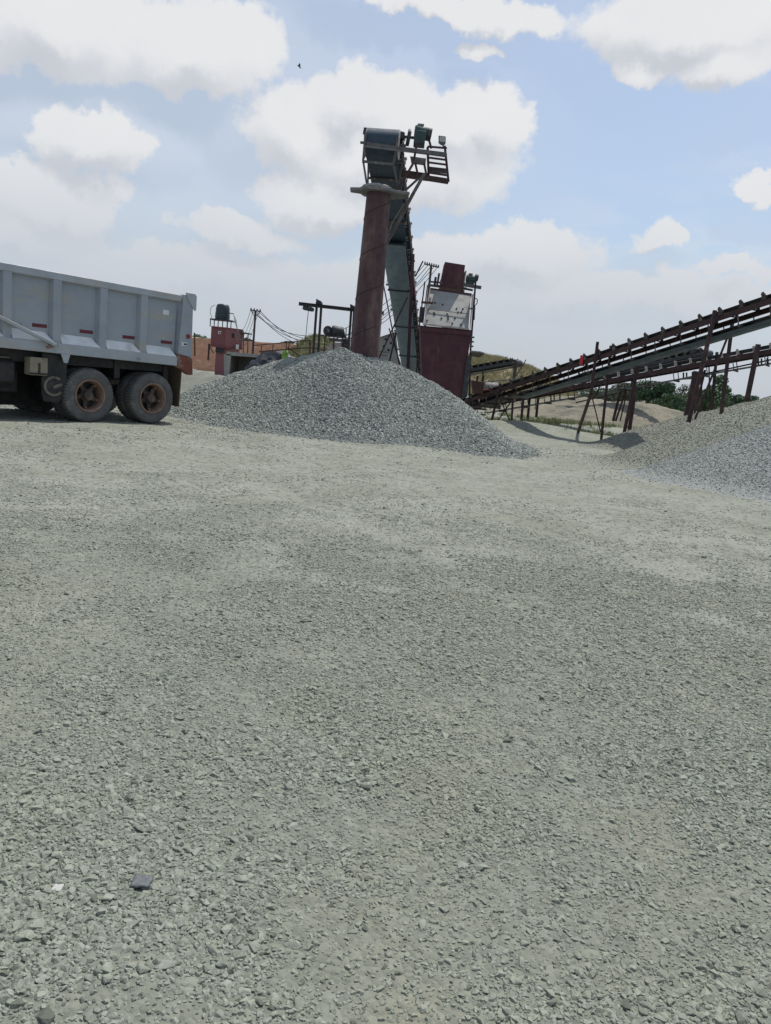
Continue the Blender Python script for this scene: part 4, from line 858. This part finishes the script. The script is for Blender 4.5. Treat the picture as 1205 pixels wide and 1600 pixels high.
m = MB(); m.prism([P(514, 527.5, 42.8), P(536, 530, 42.8), P(536, 534, 42.8), P(514, 532, 42.8)], (0, .8, 0)); m.build('upper_base', 'grey_steel', cm)
m = MB(); m.prism([P(536, 529, 42.9), P(547, 530, 42.9), P(546, 560, 42.9), P(535, 560, 42.9)], (0, .6, 0)); m.build('side_casing', 'engine_dark', cm)
m = MB(); qq = [P(515, 537, 42.5), P(534, 535, 42.5), P(536, 550, 42.5), P(508, 553, 42.5)]; m.prism(qq, (0, .8, 0)); m.build('dusty_base', 'pale_edge', cm)
for x in (508, 522, 535, 545):
    m = MB(); pbar(m, [(x, 526), (x-2.5, 580)], 42.4, 2); m.build('leg', 'maroon_dark', cm)
m = MB(); pbar(m, [(500, 524), (550, 529)], 42.4, 1.8); m.build('handrail', 'maroon_dark', cm)

# handrail of pipes
hr = thing('pipe_barrier', 'long rusty pipe barrier in front of the red earth bank', 'barrier', P(440, 580, 50))
for a, b in (((396, 540), (485, 531.5)), ((405, 549.5), (485, 543)), ((485, 543), (508, 548)), ((449, 543), (466, 554))):
    m = MB(); pbar(m, [a, b], 50, 1.5 if a[1] < 541 else 2); m.build('rail', 'brown_steel', hr)
for x, y0, y1 in ((484, 531, 556), (466, 533.5, 547), (452, 535, 548), (448, 535, 549), (427, 538, 551), (409, 540, 556), (485.5, 532, 575)):
    m = MB(); pbar(m, [(x, y0), (x-1, y1)], 50, 1.5); m.build('post', 'brown_steel', hr)

# ------------------------------------------------------------------ red site cabin, tank, concrete bay
YC = 70.
cbn = thing('site_cabin', 'faded red corrugated steel cabin raised on a red block base', 'cabin', P(350, 585, YC))
c00, c10 = P(331, 511, YC), P(352, 513, YC)                # corrugated face, then the flank with the window
zt = P(340, 511, YC).z; zb = P(336, 541, YC).z
xA, xB, xC = P(329.5, 528, YC).x, P(353, 530, YC).x, P(379, 532, YC+1.2).x
def wallv(x, yy_, z): return Vector((x, yy_, z))
pth = []; nc = 26
for i in range(nc+1):
    x = xA+(xB-xA)*i/nc; pth.append((x, YC+(.04 if i % 2 else 0)))
for i in range(1, 5):
    pth.append((xB+(xC-xB)*i/4, YC+1.2*i/4))
m = MB(); n = len(pth)
back = [(xC-.2, YC+2.6), (xA, YC+2.6)]; ring = pth+back; nn = len(ring)
m.add([wallv(x, y_, zb) for x, y_ in ring]+[wallv(x, y_, zt) for x, y_ in ring], [(i, (i+1) % nn, nn+(i+1) % nn, nn+i) for i in range(nn)]+[tuple(range(nn))[::-1], tuple(range(nn, 2*nn))])
m.build('cabin_body', 'cabin_red', cbn, ang=20)
m = MB(); m.bar(wallv(xA, YC-.05, zb), wallv(xB, YC-.05, zb), .1, .12); m.bar(wallv(xB, YC-.05, zb), wallv(xC, YC+1.15, zb), .1, .12); m.bar(wallv(xA, YC-.05, zt), wallv(xB, YC-.05, zt), .08, .08); m.bar(wallv(xB, YC-.05, zt), wallv(xC, YC+1.15, zt), .08, .08); m.build('frame', 'cabin_frame', cbn)
m = MB(); pbar(m, [(364, 521), (364, 528)], YC+.42, 5, depth=.06); m.build('window', 'dark_opening', cbn)
m = MB(); pbar(m, [(376, 519), (374.5, 543)], YC+1.1, 2.6, depth=.06); m.build('door', 'dark_opening', cbn)
mk = MB(); pbar(mk, [(341, 518), (346, 518)], YC-.06, 1.4, depth=.01); pbar(mk, [(341.5, 519), (341.5, 522)], YC-.06, 1.2, depth=.01); pbar(mk, [(344, 520.5), (344.6, 521.5)], YC-.06, 2.4, depth=.01); mk.build('white_mark', 'white_sticker', cbn)
m = MB(); m.box(P(371, 542, YC+.5), (.22, .3, .42)); m.build('air_unit', 'white_paint', cbn, .02)
m = MB(); pbar(m, [(378, 520), (392, 522)], YC+1.3, 1.8, depth=1.2); m.build('awning', 'engine_dark', cbn)
for x in (381, 388): 
    m = MB(); pbar(m, [(x, 521), (x-1, 556)], YC+1, 1.3); m.build('post', 'engine_dark', cbn)
m = MB(); pbar(m, [(327, 537), (325.5, 563)], YC, 2.4); pbar(m, [(328, 542), (334, 552)], YC, 1.2); m.build('post', 'maroon_dark', cbn)
bs = MB(); bs.hexa([wallv(P(336.5, 555, YC).x, YC+.1, 0), wallv(P(366, 555, YC).x, YC+.6, 0), wallv(P(366, 545, YC).x, YC+.6, zb-.05), wallv(P(337, 545, YC).x, YC+.1, zb-.05)], [wallv(P(336.5, 555, YC).x, YC+2.4, 0), wallv(P(366, 555, YC).x, YC+2.4, 0), wallv(P(366, 545, YC).x, YC+2.4, zb-.05), wallv(P(337, 545, YC).x, YC+2.4, zb-.05)]); bs = bs.build('base', 'cabin_red', cbn)
m = MB(); pbar(m, [(343.5, 543.5), (343, 551)], YC+.05, 12, depth=.12); m.build('base_window', 'dark_opening', bs)
# tank on its stand
wk = thing('water_tank', 'black plastic water tank on a steel stand over the red cabin', 'water tank', P(347, 511, YC+.8))
ct_ = P(347.5, 499.5, YC+.9); m = MB(); m.lathe([(0, 0), (.62, 0), (.66, .05), (.64, .18), (.67, .25), (.64, .42), (.655, .5), (.62, .68), (.62, .95), (.55, 1.22), (.50, 1.30), (.42, 1.34), (.2, 1.37), (0, 1.38)], ct_, (0, 0, 1), 28); m.build('tank_body', 'tank_black', wk)
m = MB(); m.box(ct_+Vector((.05, 0, -.06)), (2.0, 1.5, .10)); m.build('stand_deck', 'engine_dark', wk)
for dx in (-.9, -.55, -.2, .2, .6, .95):
    m = MB(); m.bar(ct_+Vector((dx, -.65, -.1)), Vector((ct_.x+dx, ct_.y-.65, zt)), .07); m.build('stand_post', 'engine_dark', wk)
m = MB(); m.tube([ct_+Vector((-.60+.0, -.5, 1.2)), ct_+Vector((-.95, -.5, .95)), ct_+Vector((-1.0, -.5, .5)), ct_+Vector((-.8, -.5, .0))], .022, 6); m.build('hose', 'cable', wk)
m = MB(); m.bar(ct_+Vector((.62, -.65, .85)), ct_+Vector((.62, -.65, -1.0)), .09); m.bar(ct_+Vector((.62, -.65, .62)), ct_+Vector((1.15, -.65, .56)), .07); m.build('bracket_post', 'engine_dark', wk)
# concrete bay
cy = thing('concrete_bay', 'grey concrete bay with a dark open front beside the red cabin', 'concrete bay', P(390, 585, 56))
Yb = 56
m = MB(); f0 = [P(355, 551, Yb), P(404, 557, Yb), P(430, 561, Yb), P(404, 555.5, Yb)]
q1 = [P(354, 549, Yb), P(413, 555, Yb), P(414, 559.5, Yb), P(354, 555, Yb)]; m.prism(q1, (0, 3, 0)); m.build('roof_slab', 'concrete', cy)
m = MB(); q1 = [P(354, 553, Yb), P(361, 554, Yb), P(358, 590, Yb), P(351, 590, Yb)]; m.prism(q1, (0, 3, 0)); m.build('side_wall', 'concrete', cy)
m = MB(); q1 = [P(408, 557, Yb), P(428, 556, Yb), P(428, 590, Yb), P(404, 590, Yb)]; m.prism(q1, (0, 3, 0)); m.build('side_wall', 'concrete', cy)
m = MB(); q1 = [P(350, 553, Yb+2.8), P(428, 553, Yb+2.8), P(428, 590, Yb+2.8), P(350, 590, Yb+2.8)]; m.prism(q1, (0, .15, 0)); m.build('back_wall', 'concrete', cy)
# tarpaulin heap
def lump_mesh(name, c, r, m, seed, amp=.35, parent=None, seg=40, rings=18):
    X, Y, Z = np.meshgrid(np.arange(seg), np.arange(rings), [0], indexing='ij')
    mb = MB(); vs_ = []; fs = []
    for j in range(rings):
        ph = (math.pi/2)*j/(rings-1)
        for i in range(seg):
            t = 2*math.pi*i/seg; d = Vector((math.cos(t)*math.cos(ph), math.sin(t)*math.cos(ph), math.sin(ph)))
            k = 1+amp*(float(fbm(np.array(d.x*2.2+seed+5*d.z), np.array(d.y*2.2+seed), 7+seed))-.5)*2
            vs_.append(Vector(c)+Vector((d.x*r[0]*k, d.y*r[1]*k, d.z*r[2]*k)))
    for j in range(rings-1):
        for i in range(seg): i2 = (i+1) % seg; fs.append((j*seg+i, j*seg+i2, (j+1)*seg+i2, (j+1)*seg+i))
    return mb.add(vs_, fs).build(name, m, parent, ang=60)
g_ = P(425, 575, 54)
tag(lump_mesh('tarpaulin_heap', (g_.x+.3, 54, 0), (2.3, 1.5, P(420, 548.5, 54).z), 'tarp_blue', 3, .22), 'dark blue crumpled tarpaulin heap beside the concrete bay', 'tarpaulin')
jc = thing('plastic_drum', 'lime green plastic drum leaning on the tarpaulin heap', 'drum', P(445, 575, 51))
m = MB(); m.lathe([(0, -.2), (.19, -.2), (.205, -.12), (.20, .0), (.17, .12), (.10, .19), (0, .21)], P(446, 551.5, 51), (.12, 0, 1), 20); m.build('drum_body', 'lime', jc)
m = MB(); m.lathe([(0, 0), (.04, 0), (.04, .05), (0, .05)], P(448, 553, 50.8), (0, -1, 0), 10); m.build('cap', 'dark_opening', jc)
m = MB(); m.tube([P(446, 551.5, 51)+Vector((-.02, 0, -.2)), Vector((P(446, 551.5, 51).x-.05, 51, 0))], .19, 14); m.build('drum_foot', 'lime', jc)

# red earth bank with pale top
YB = 84.
def bank_mesh():
    nx, nz = 220, 26; xs = np.linspace(P(230, 540, YB).x, P(620, 540, YB).x, nx); v = []; 
    z0 = P(298, 528, YB).z; z1 = P(480, 536, YB).z
    rows = []
    for j in range(nz):
        f = j/(nz-1); ztop = z0+(z1-z0)*(xs-xs[0])/(xs[-1]-xs[0])+ (fbm(xs*.4, xs*0, 41)-.5)*.25
        yy_ = YB+f*.9+(fbm(xs*1.6, np.full(nx, j*.35), 31)-.5)*.3; rows.append((xs, yy_, ztop*f-.05*(1-f)))
    for d in (1.5, 6, 14): rows.append((xs, np.full(nx, YB+d+.9), rows[nz-1][2]+.02*d+(fbm(xs*.5, xs*0+d, 45)-.5)*.2))
    X = np.array([r[0] for r in rows]); Y = np.array([r[1] for r in rows]); Z = np.array([r[2] for r in rows])
    return X, Y, Z
X, Y, Z = bank_mesh()
tag(grid_mesh('earth_bank', X[:26], Y[:26], Z[:26], 'laterite'), kind='structure')
tag(grid_mesh('bank_top', X[25:], Y[25:], Z[25:]+.004, 'sand_top'), kind='structure')

# ------------------------------------------------------------------ utility poles and cables
def pole(label, top, foot, Y, r, arms, arm_y, braces, ins):
    o = thing('utility_pole', label, 'utility pole', (P(*foot, Y).x, Y, 0))
    m = MB(); m.tube([P(*foot, Y)+Vector((0, 0, -.3)), P(*top, Y)], r, 10, r*.8); m.build('shaft', 'pole_wood', o)
    m = MB(); pbar(m, [(arms[0], arm_y[0]), (arms[1], arm_y[1])], Y-.12, 1.6); m.build('cross_arm', 'pole_wood', o)
    for a, b in braces:
        m = MB(); pbar(m, [a, b], Y-.1, 1.0); m.build('arm_brace', 'pole_wood', o)
    for i in range(ins):
        f = (i+.3)/(ins-.4); x = arms[0]+(arms[1]-arms[0])*f; yy_ = arm_y[0]+(arm_y[1]-arm_y[0])*f
        MB().lathe([(.0, 0), (.05, 0), (.06, .06), (.04, .1), (.05, .14), (0, .17)], P(x, yy_-.4, Y-.12), (0, 0, 1), 8).build('insulator', 'engine_dark', o)
    return o
pole('slim wooden utility pole with a braced crossarm between cabin and gantry', (399.5, 485.5), (394, 566), 62, .095, (391, 408), (484.2, 486.8), [((392.5, 485.5), (397.5, 494)), ((406.5, 488), (400.5, 493))], 4)
pole('utility pole rising behind the hopper with a crossarm full of insulators', (674, 415), (655, 600), 55, .10, (663, 686), (412.5, 418), [], 7)
def cable(label, a, b, sag, r=.016, grp=None):
    pts = [a.lerp(b, t/24)+Vector((0, 0, -sag*4*(t/24)*(1-t/24))) for t in range(25)]
    o = MB().tube(pts, r, 5).build('power_cable', 'cable'); tag(o, label, 'cable', grp); return o
for i in range(5):
    f = i/4; a = P(391.5+16*f, 484.5+2.2*f, 62); b = P(664+20*f, 413+4.5*f, 55)
    cable('sagging black cable strung from the slim pole to the pole behind the hopper', a, b, 3.45+.42*((i*2) % 5)/2-.2, .022, 'cables between the two utility poles')
for i in range(4):
    f = i/3; a = P(391.5+12*f, 485+2*f, 62); b = P(365+4*f, 490+9*f, 69)
    cable('drooping black cable from the slim pole to the cabin tank stand', a, b, 1.6+.25*i, .016, 'cables from pole to cabin')
# ------------------------------------------------------------------ hills, mounds, trees, grass
pile('earth_mound', 'tan earth mound behind the splayed conveyor legs', [(880, 622, 46), (905, 621, 46), (930, 622, 46.5), (840, 634, 45)], .30, 'mound_sand', .22, lump=.16, seed=51, cat='earth mound', rnd=1.)
pile('earth_mound', 'stony tan earth mound further right, in front of the dark trees', [(985, 628, 42), (1005, 632, 42), (1030, 637, 42), (1055, 642, 42), (960, 630, 44)], .30, 'mound_sand', .2, lump=.15, seed=61, cat='earth mound', rnd=1.)
def hill(name, pts, slope, m, res, seed, rnd, lump=.3):
    S = [(P(px, py, Y).x, Y, P(px, py, Y).z) for px, py, Y in pts]
    xa, xb = min(s[0]-s[2]/slope for s in S)-1, max(s[0]+s[2]/slope for s in S)+1; ya, yb = min(s[1]-s[2]/slope for s in S)-1, max(s[1]+s[2]/slope for s in S)+1
    X, Y = np.meshgrid(np.arange(xa, xb, res), np.arange(ya, yb, res), indexing='xy'); acc = 0
    for cx, cy_, h in S: acc = acc+np.exp(3*(h-slope*(np.sqrt((X-cx)**2+(Y-cy_)**2+rnd*rnd)-rnd)))
    Z = np.log(acc+1e-9)/3+(fbm(X*.6, Y*.6, seed)-.5)*lump*2
    o = grid_mesh(name, X, Y, np.maximum(Z, -.3), m, None, Z > -.2); tag(o, kind='structure')
    return X, Y, Z
def tufts(name, XYZ, n, h, m, blades=5, wdt=.03, jitter=.1):
    x, y, z = XYZ; n0 = len(x); pick = rng.integers(0, n0, n); mb_v, mb_f = [], []
    for i in pick:
        bx_, by, bz_ = x[i]+rng.uniform(-jitter, jitter), y[i]+rng.uniform(-jitter, jitter), z[i]
        for _ in range(blades):
            a = rng.uniform(0, 6.28); hh = h*rng.uniform(.5, 1.2); l = rng.uniform(.1, .5)*hh; k = len(mb_v); ca, sa = math.cos(a), math.sin(a); ox, oy = rng.uniform(-.08, .08, 2)
            mb_v += [(bx_+ox-sa*wdt, by+oy+ca*wdt, bz_-.03), (bx_+ox+sa*wdt, by+oy-ca*wdt, bz_-.03), (bx_+ox+ca*l*.5, by+oy+sa*l*.5, bz_+hh*.6), (bx_+ox+ca*l, by+oy+sa*l, bz_+hh)]
            mb_f += [(k, k+1, k+2), (k+1, k+3, k+2)]
    me = bpy.data.meshes.new(name); me.from_pydata(mb_v, [], mb_f); me.materials.append(MATS[m]); o = bpy.data.objects.new(name, me); col.objects.link(o); return tag(o, kind='stuff')
X, Y, Z = hill('hill', [(735, 563, 66), (760, 561, 66), (785, 564, 66), (805, 572, 66), (825, 588, 65), (700, 562, 68)], .62, 'hill_soil', .3, 71, 2.0)
kk = (Z > .3) & (Y < 67); tufts('hill_grass', (X[kk], Y[kk], Z[kk]), 11000, .26, 'grass_dry', 5, .022, .15)
X, Y, Z = hill('grass_bank', [(486, 532, 58), (497, 530, 58), (512, 532, 58)], 1.5, 'hill_soil', .3, 81, 1.)
kk = (Z > .3) & (Y < 61); tufts('bank_grass', (X[kk], Y[kk], Z[kk]), 5000, .24, 'grass_green', 5, .022, .15)
# green weeds around the conveyor feet
xs_, ys_ = [], []
for px, py, rx, ry, n in ((790, 662, 1.1, .5, 90), (845, 655, 1.6, .8, 150), (820, 664, 1.4, .5, 100), (930, 672, 1.4, .5, 90), (900, 664, 1.2, .4, 50), (975, 685, 1.2, .5, 70), (870, 668, 2, .5, 50), (300, 588, 1.2, .6, 60), (335, 590, 1.2, .6, 60)):
    p = G(px, py); xs_.append(p.x+rng.normal(0, rx, n)); ys_.append(p.y+rng.normal(0, ry, n))
x = np.concatenate(xs_); y = np.concatenate(ys_); tufts('weeds', (x, y, hg(x, y)), 950, .20, 'grass_green', 6, .014, .1)

def tree(label, px, topy, Y, wpx, m, kind='round', n=5200, leaf=0.109, group=None, basez=0., gaps=.0, name='tree'):
    base = Vector((P(px, topy+40, Y).x, Y, basez)); top = P(px, topy, Y).z; H_ = top-basez; rw = wpx/2*Y/F
    o = thing(name, label, 'tree', base, group=group)
    m1 = MB(); sp = base+Vector((0, 0, H_*.45)); m1.tube([base+Vector((0, 0, -.3)), base+Vector((rng.uniform(-.1, .1), 0, H_*.25)), sp], .05+.02*H_, 8, .03+.012*H_)
    cl = []; nb = 9 if kind != 'bush' else 7
    for i in range(nb):
        a = 6.283*i/nb+rng.uniform(-.4, .4); rr = rw*rng.uniform(.25, .82); zz = H_*rng.uniform(.42, .9) if kind != 'flat' else H_*rng.uniform(.8, .93)
        if kind == 'bush': zz = H_*rng.uniform(.2, .75)
        c = base+Vector((math.cos(a)*rr, math.sin(a)*rr, zz)); cl.append((c, rw*rng.uniform(.26, .44)))
        m1.tube([sp+Vector((0, 0, -.1*H_)), sp.lerp(c, .6)+Vector((0, 0, .05*H_)), c], .02+.008*H_, 6, .012)
    cl.append((base+Vector((0, 0, H_*.86)), rw*.36)); m1.build('trunk', 'bark', o)
    v, f = [], []
    for i in range(n):
        c, r = cl[rng.integers(0, len(cl))]; d = rng.normal(size=3); d /= np.linalg.norm(d); q = c+Vector(d)*r*rng.uniform(.35, 1.05)**.6; q.z = c.z+(q.z-c.z)*(.8 if kind != 'flat' else .3)
        if q.z > top+.05: q.z = top-rng.uniform(0, .3)
        a = Vector(rng.normal(size=3)).normalized(); b = a.orthogonal().normalized(); s_ = leaf*rng.uniform(.6, 1.3); k = len(v); cc_ = a.cross(b)
        v += [q-b*s_, q+cc_*s_*.55, q+b*s_, q-cc_*s_*.55]; f += [(k, k+1, k+2, k+3)]
    me = bpy.data.meshes.new('crown'); me.from_pydata([p-base for p in v], [], f); me.materials.append(MATS[m]); c_ = bpy.data.objects.new('crown', me); col.objects.link(c_); c_.parent = o
    return o
G1 = 'trees beyond the right-hand heaps'
tree('broad dark green tree left of the conveyor legs, beyond the stony mound', 1012, 596, 74, 66, 'leaf_dark', n=8400, leaf=0.116, group=G1)
tree('dark bushy tree tucked against the mound, second from the left in its row', 1048, 616, 70, 60, 'leaf_mid', n=6800, leaf=0.102, group=G1)
tree('thin pale tree with sparse dark leaf tufts on top', 1062, 599, 80, 44, 'leaf_grey', n=1040, leaf=0.102, group=G1)
tree('tall open-crowned green tree seen between the conveyor legs', 1122, 583, 76, 56, 'leaf_mid', n=5000, leaf=0.136, group=G1)
tree('low rounded green tree under the tall open-crowned one', 1106, 606, 72, 60, 'leaf_mid', n=6000, leaf=0.116, group=G1)
tree('dark green tree behind the right leg of the lower conveyor', 1150, 617, 74, 56, 'leaf_dark', n=5200, leaf=0.109, group=G1)
tree('greyish scrub tree far behind the splayed legs', 968, 598, 88, 70, 'leaf_grey', n=4400, leaf=0.116, group=G1)
tree('small dark scrub tree behind the tan mound', 930, 610, 90, 56, 'leaf_dark', n=3600, leaf=0.116, group=G1)
tree('low grey-green bush at the far end of the gravel ridge', 1184, 631, 80, 44, 'leaf_grey', n=2600, leaf=0.109, group=G1)
tree('twiggy, almost leafless shrub poking over the nearer conveyor', 842, 573, 60, 34, 'leaf_dark', n=220, leaf=0.068, group=None)
tree('flat-topped tree far off beyond the earth bank', 450, 530, 120, 26, 'leaf_dark', 'flat', n=1800, leaf=0.150)
tree('dark rounded tree top above the bank beside the truck tail', 309, 521, 120, 30, 'leaf_dark', n=1800, leaf=0.150)
tree('far tree top showing between cabin and utility pole', 388, 525, 120, 22, 'leaf_grey', n=1400, leaf=0.136)
tree('broad scrub tree at the left end of the earth bank', 262, 516, 125, 50, 'leaf_grey', n=1800, leaf=0.136)
# far scrub mass closing the horizon
v, f = [], []
for i in range(9000):
    X_ = rng.uniform(-160, 190); Y_ = rng.uniform(190, 230); hh = 2.2+2.6*float(fbm(np.array(X_*.09), np.array(0.), 91))
    q = Vector((X_, Y_, rng.uniform(0, 1)**.7*hh)); a = Vector(rng.normal(size=3)).normalized(); b = a.orthogonal().normalized(); s_ = rng.uniform(.5, 1.1); k = len(v); cc_ = a.cross(b)
    v += [q-b*s_, q+cc_*s_*.6, q+b*s_, q-cc_*s_*.6]; f += [(k, k+1, k+2, k+3)]
me = bpy.data.meshes.new('far_woodland'); me.from_pydata(v, [], f); me.materials.append(MATS['leaf_grey']); o = bpy.data.objects.new('far_woodland', me); col.objects.link(o); tag(o, kind='stuff')

# ------------------------------------------------------------------ small things lying in the yard, and the bird
def scrap(name, label, cat, px, py, size, m, seed, lift=.02, thick=.006):
    c = G(px, py); c.z = float(hg(c.x, c.y))+lift*.45; mb = MB(); n = 7
    g = [[c+Vector(((i/(n-1)-.5)*size[0]+rng.uniform(-1, 1)*size[0]*.05, (j/(n-1)-.5)*size[1]+rng.uniform(-1, 1)*size[1]*.05, float(fbm(np.array(i*.5+seed), np.array(j*.5), seed))*size[0]*.22)) for i in range(n)] for j in range(n)]
    flat_ = [p for r_ in g for p in r_]; mb.add(flat_, [(j*n+i, j*n+i+1, (j+1)*n+i+1, (j+1)*n+i) for j in range(n-1) for i in range(n-1)])
    o = mb.build(name, m, None, ang=60); s_ = o.modifiers.new('thick', 'SOLIDIFY'); s_.thickness = thick; tag(o, label, cat); return o
mat('dusty_white', (.48, .48, .46), (.36, .36, .34), 30, .8)
mat('scrap_grey', (.14, .15, .16), (.085, .095, .105), 60, .7, 0, .004, 160)
scrap('plastic_scrap', 'dark grey square scrap of woven plastic lying on the gravel', 'plastic scrap', 222, 1378, (.052, .048), 'scrap_grey', 4)
scrap('paper_scrap', 'small white torn scrap on the gravel left of the plastic piece', 'paper scrap', 90, 1392, (.026, .028), 'dusty_white', 9, .012, .003)
bd = thing('bird', 'tiny dark bird flying in the sky left of the conveyor head', 'bird', P(467.5, 104, 40))
m = MB(); c = P(467.5, 104, 40); m.lathe([(0, -.11), (.016, -.09), (.028, -.03), (.03, .03), (.02, .08), (.024, .10), (0, .14)], c, (.8, .2, -.5), 10); m.build('body', 'engine_dark', bd)
for s in (-1, 1):
    m = MB(); d = Vector((-.3*s, s*1.0, .55)).normalized(); m.prism([c+Vector((.05, 0, -.03)), c+d*.10+Vector((.05, 0, .0)), c+d*.21+Vector((-.03, 0, 0)), c+Vector((-.05, 0, .02))], (0, 0, .006)); m.build('wing', 'engine_dark', bd)
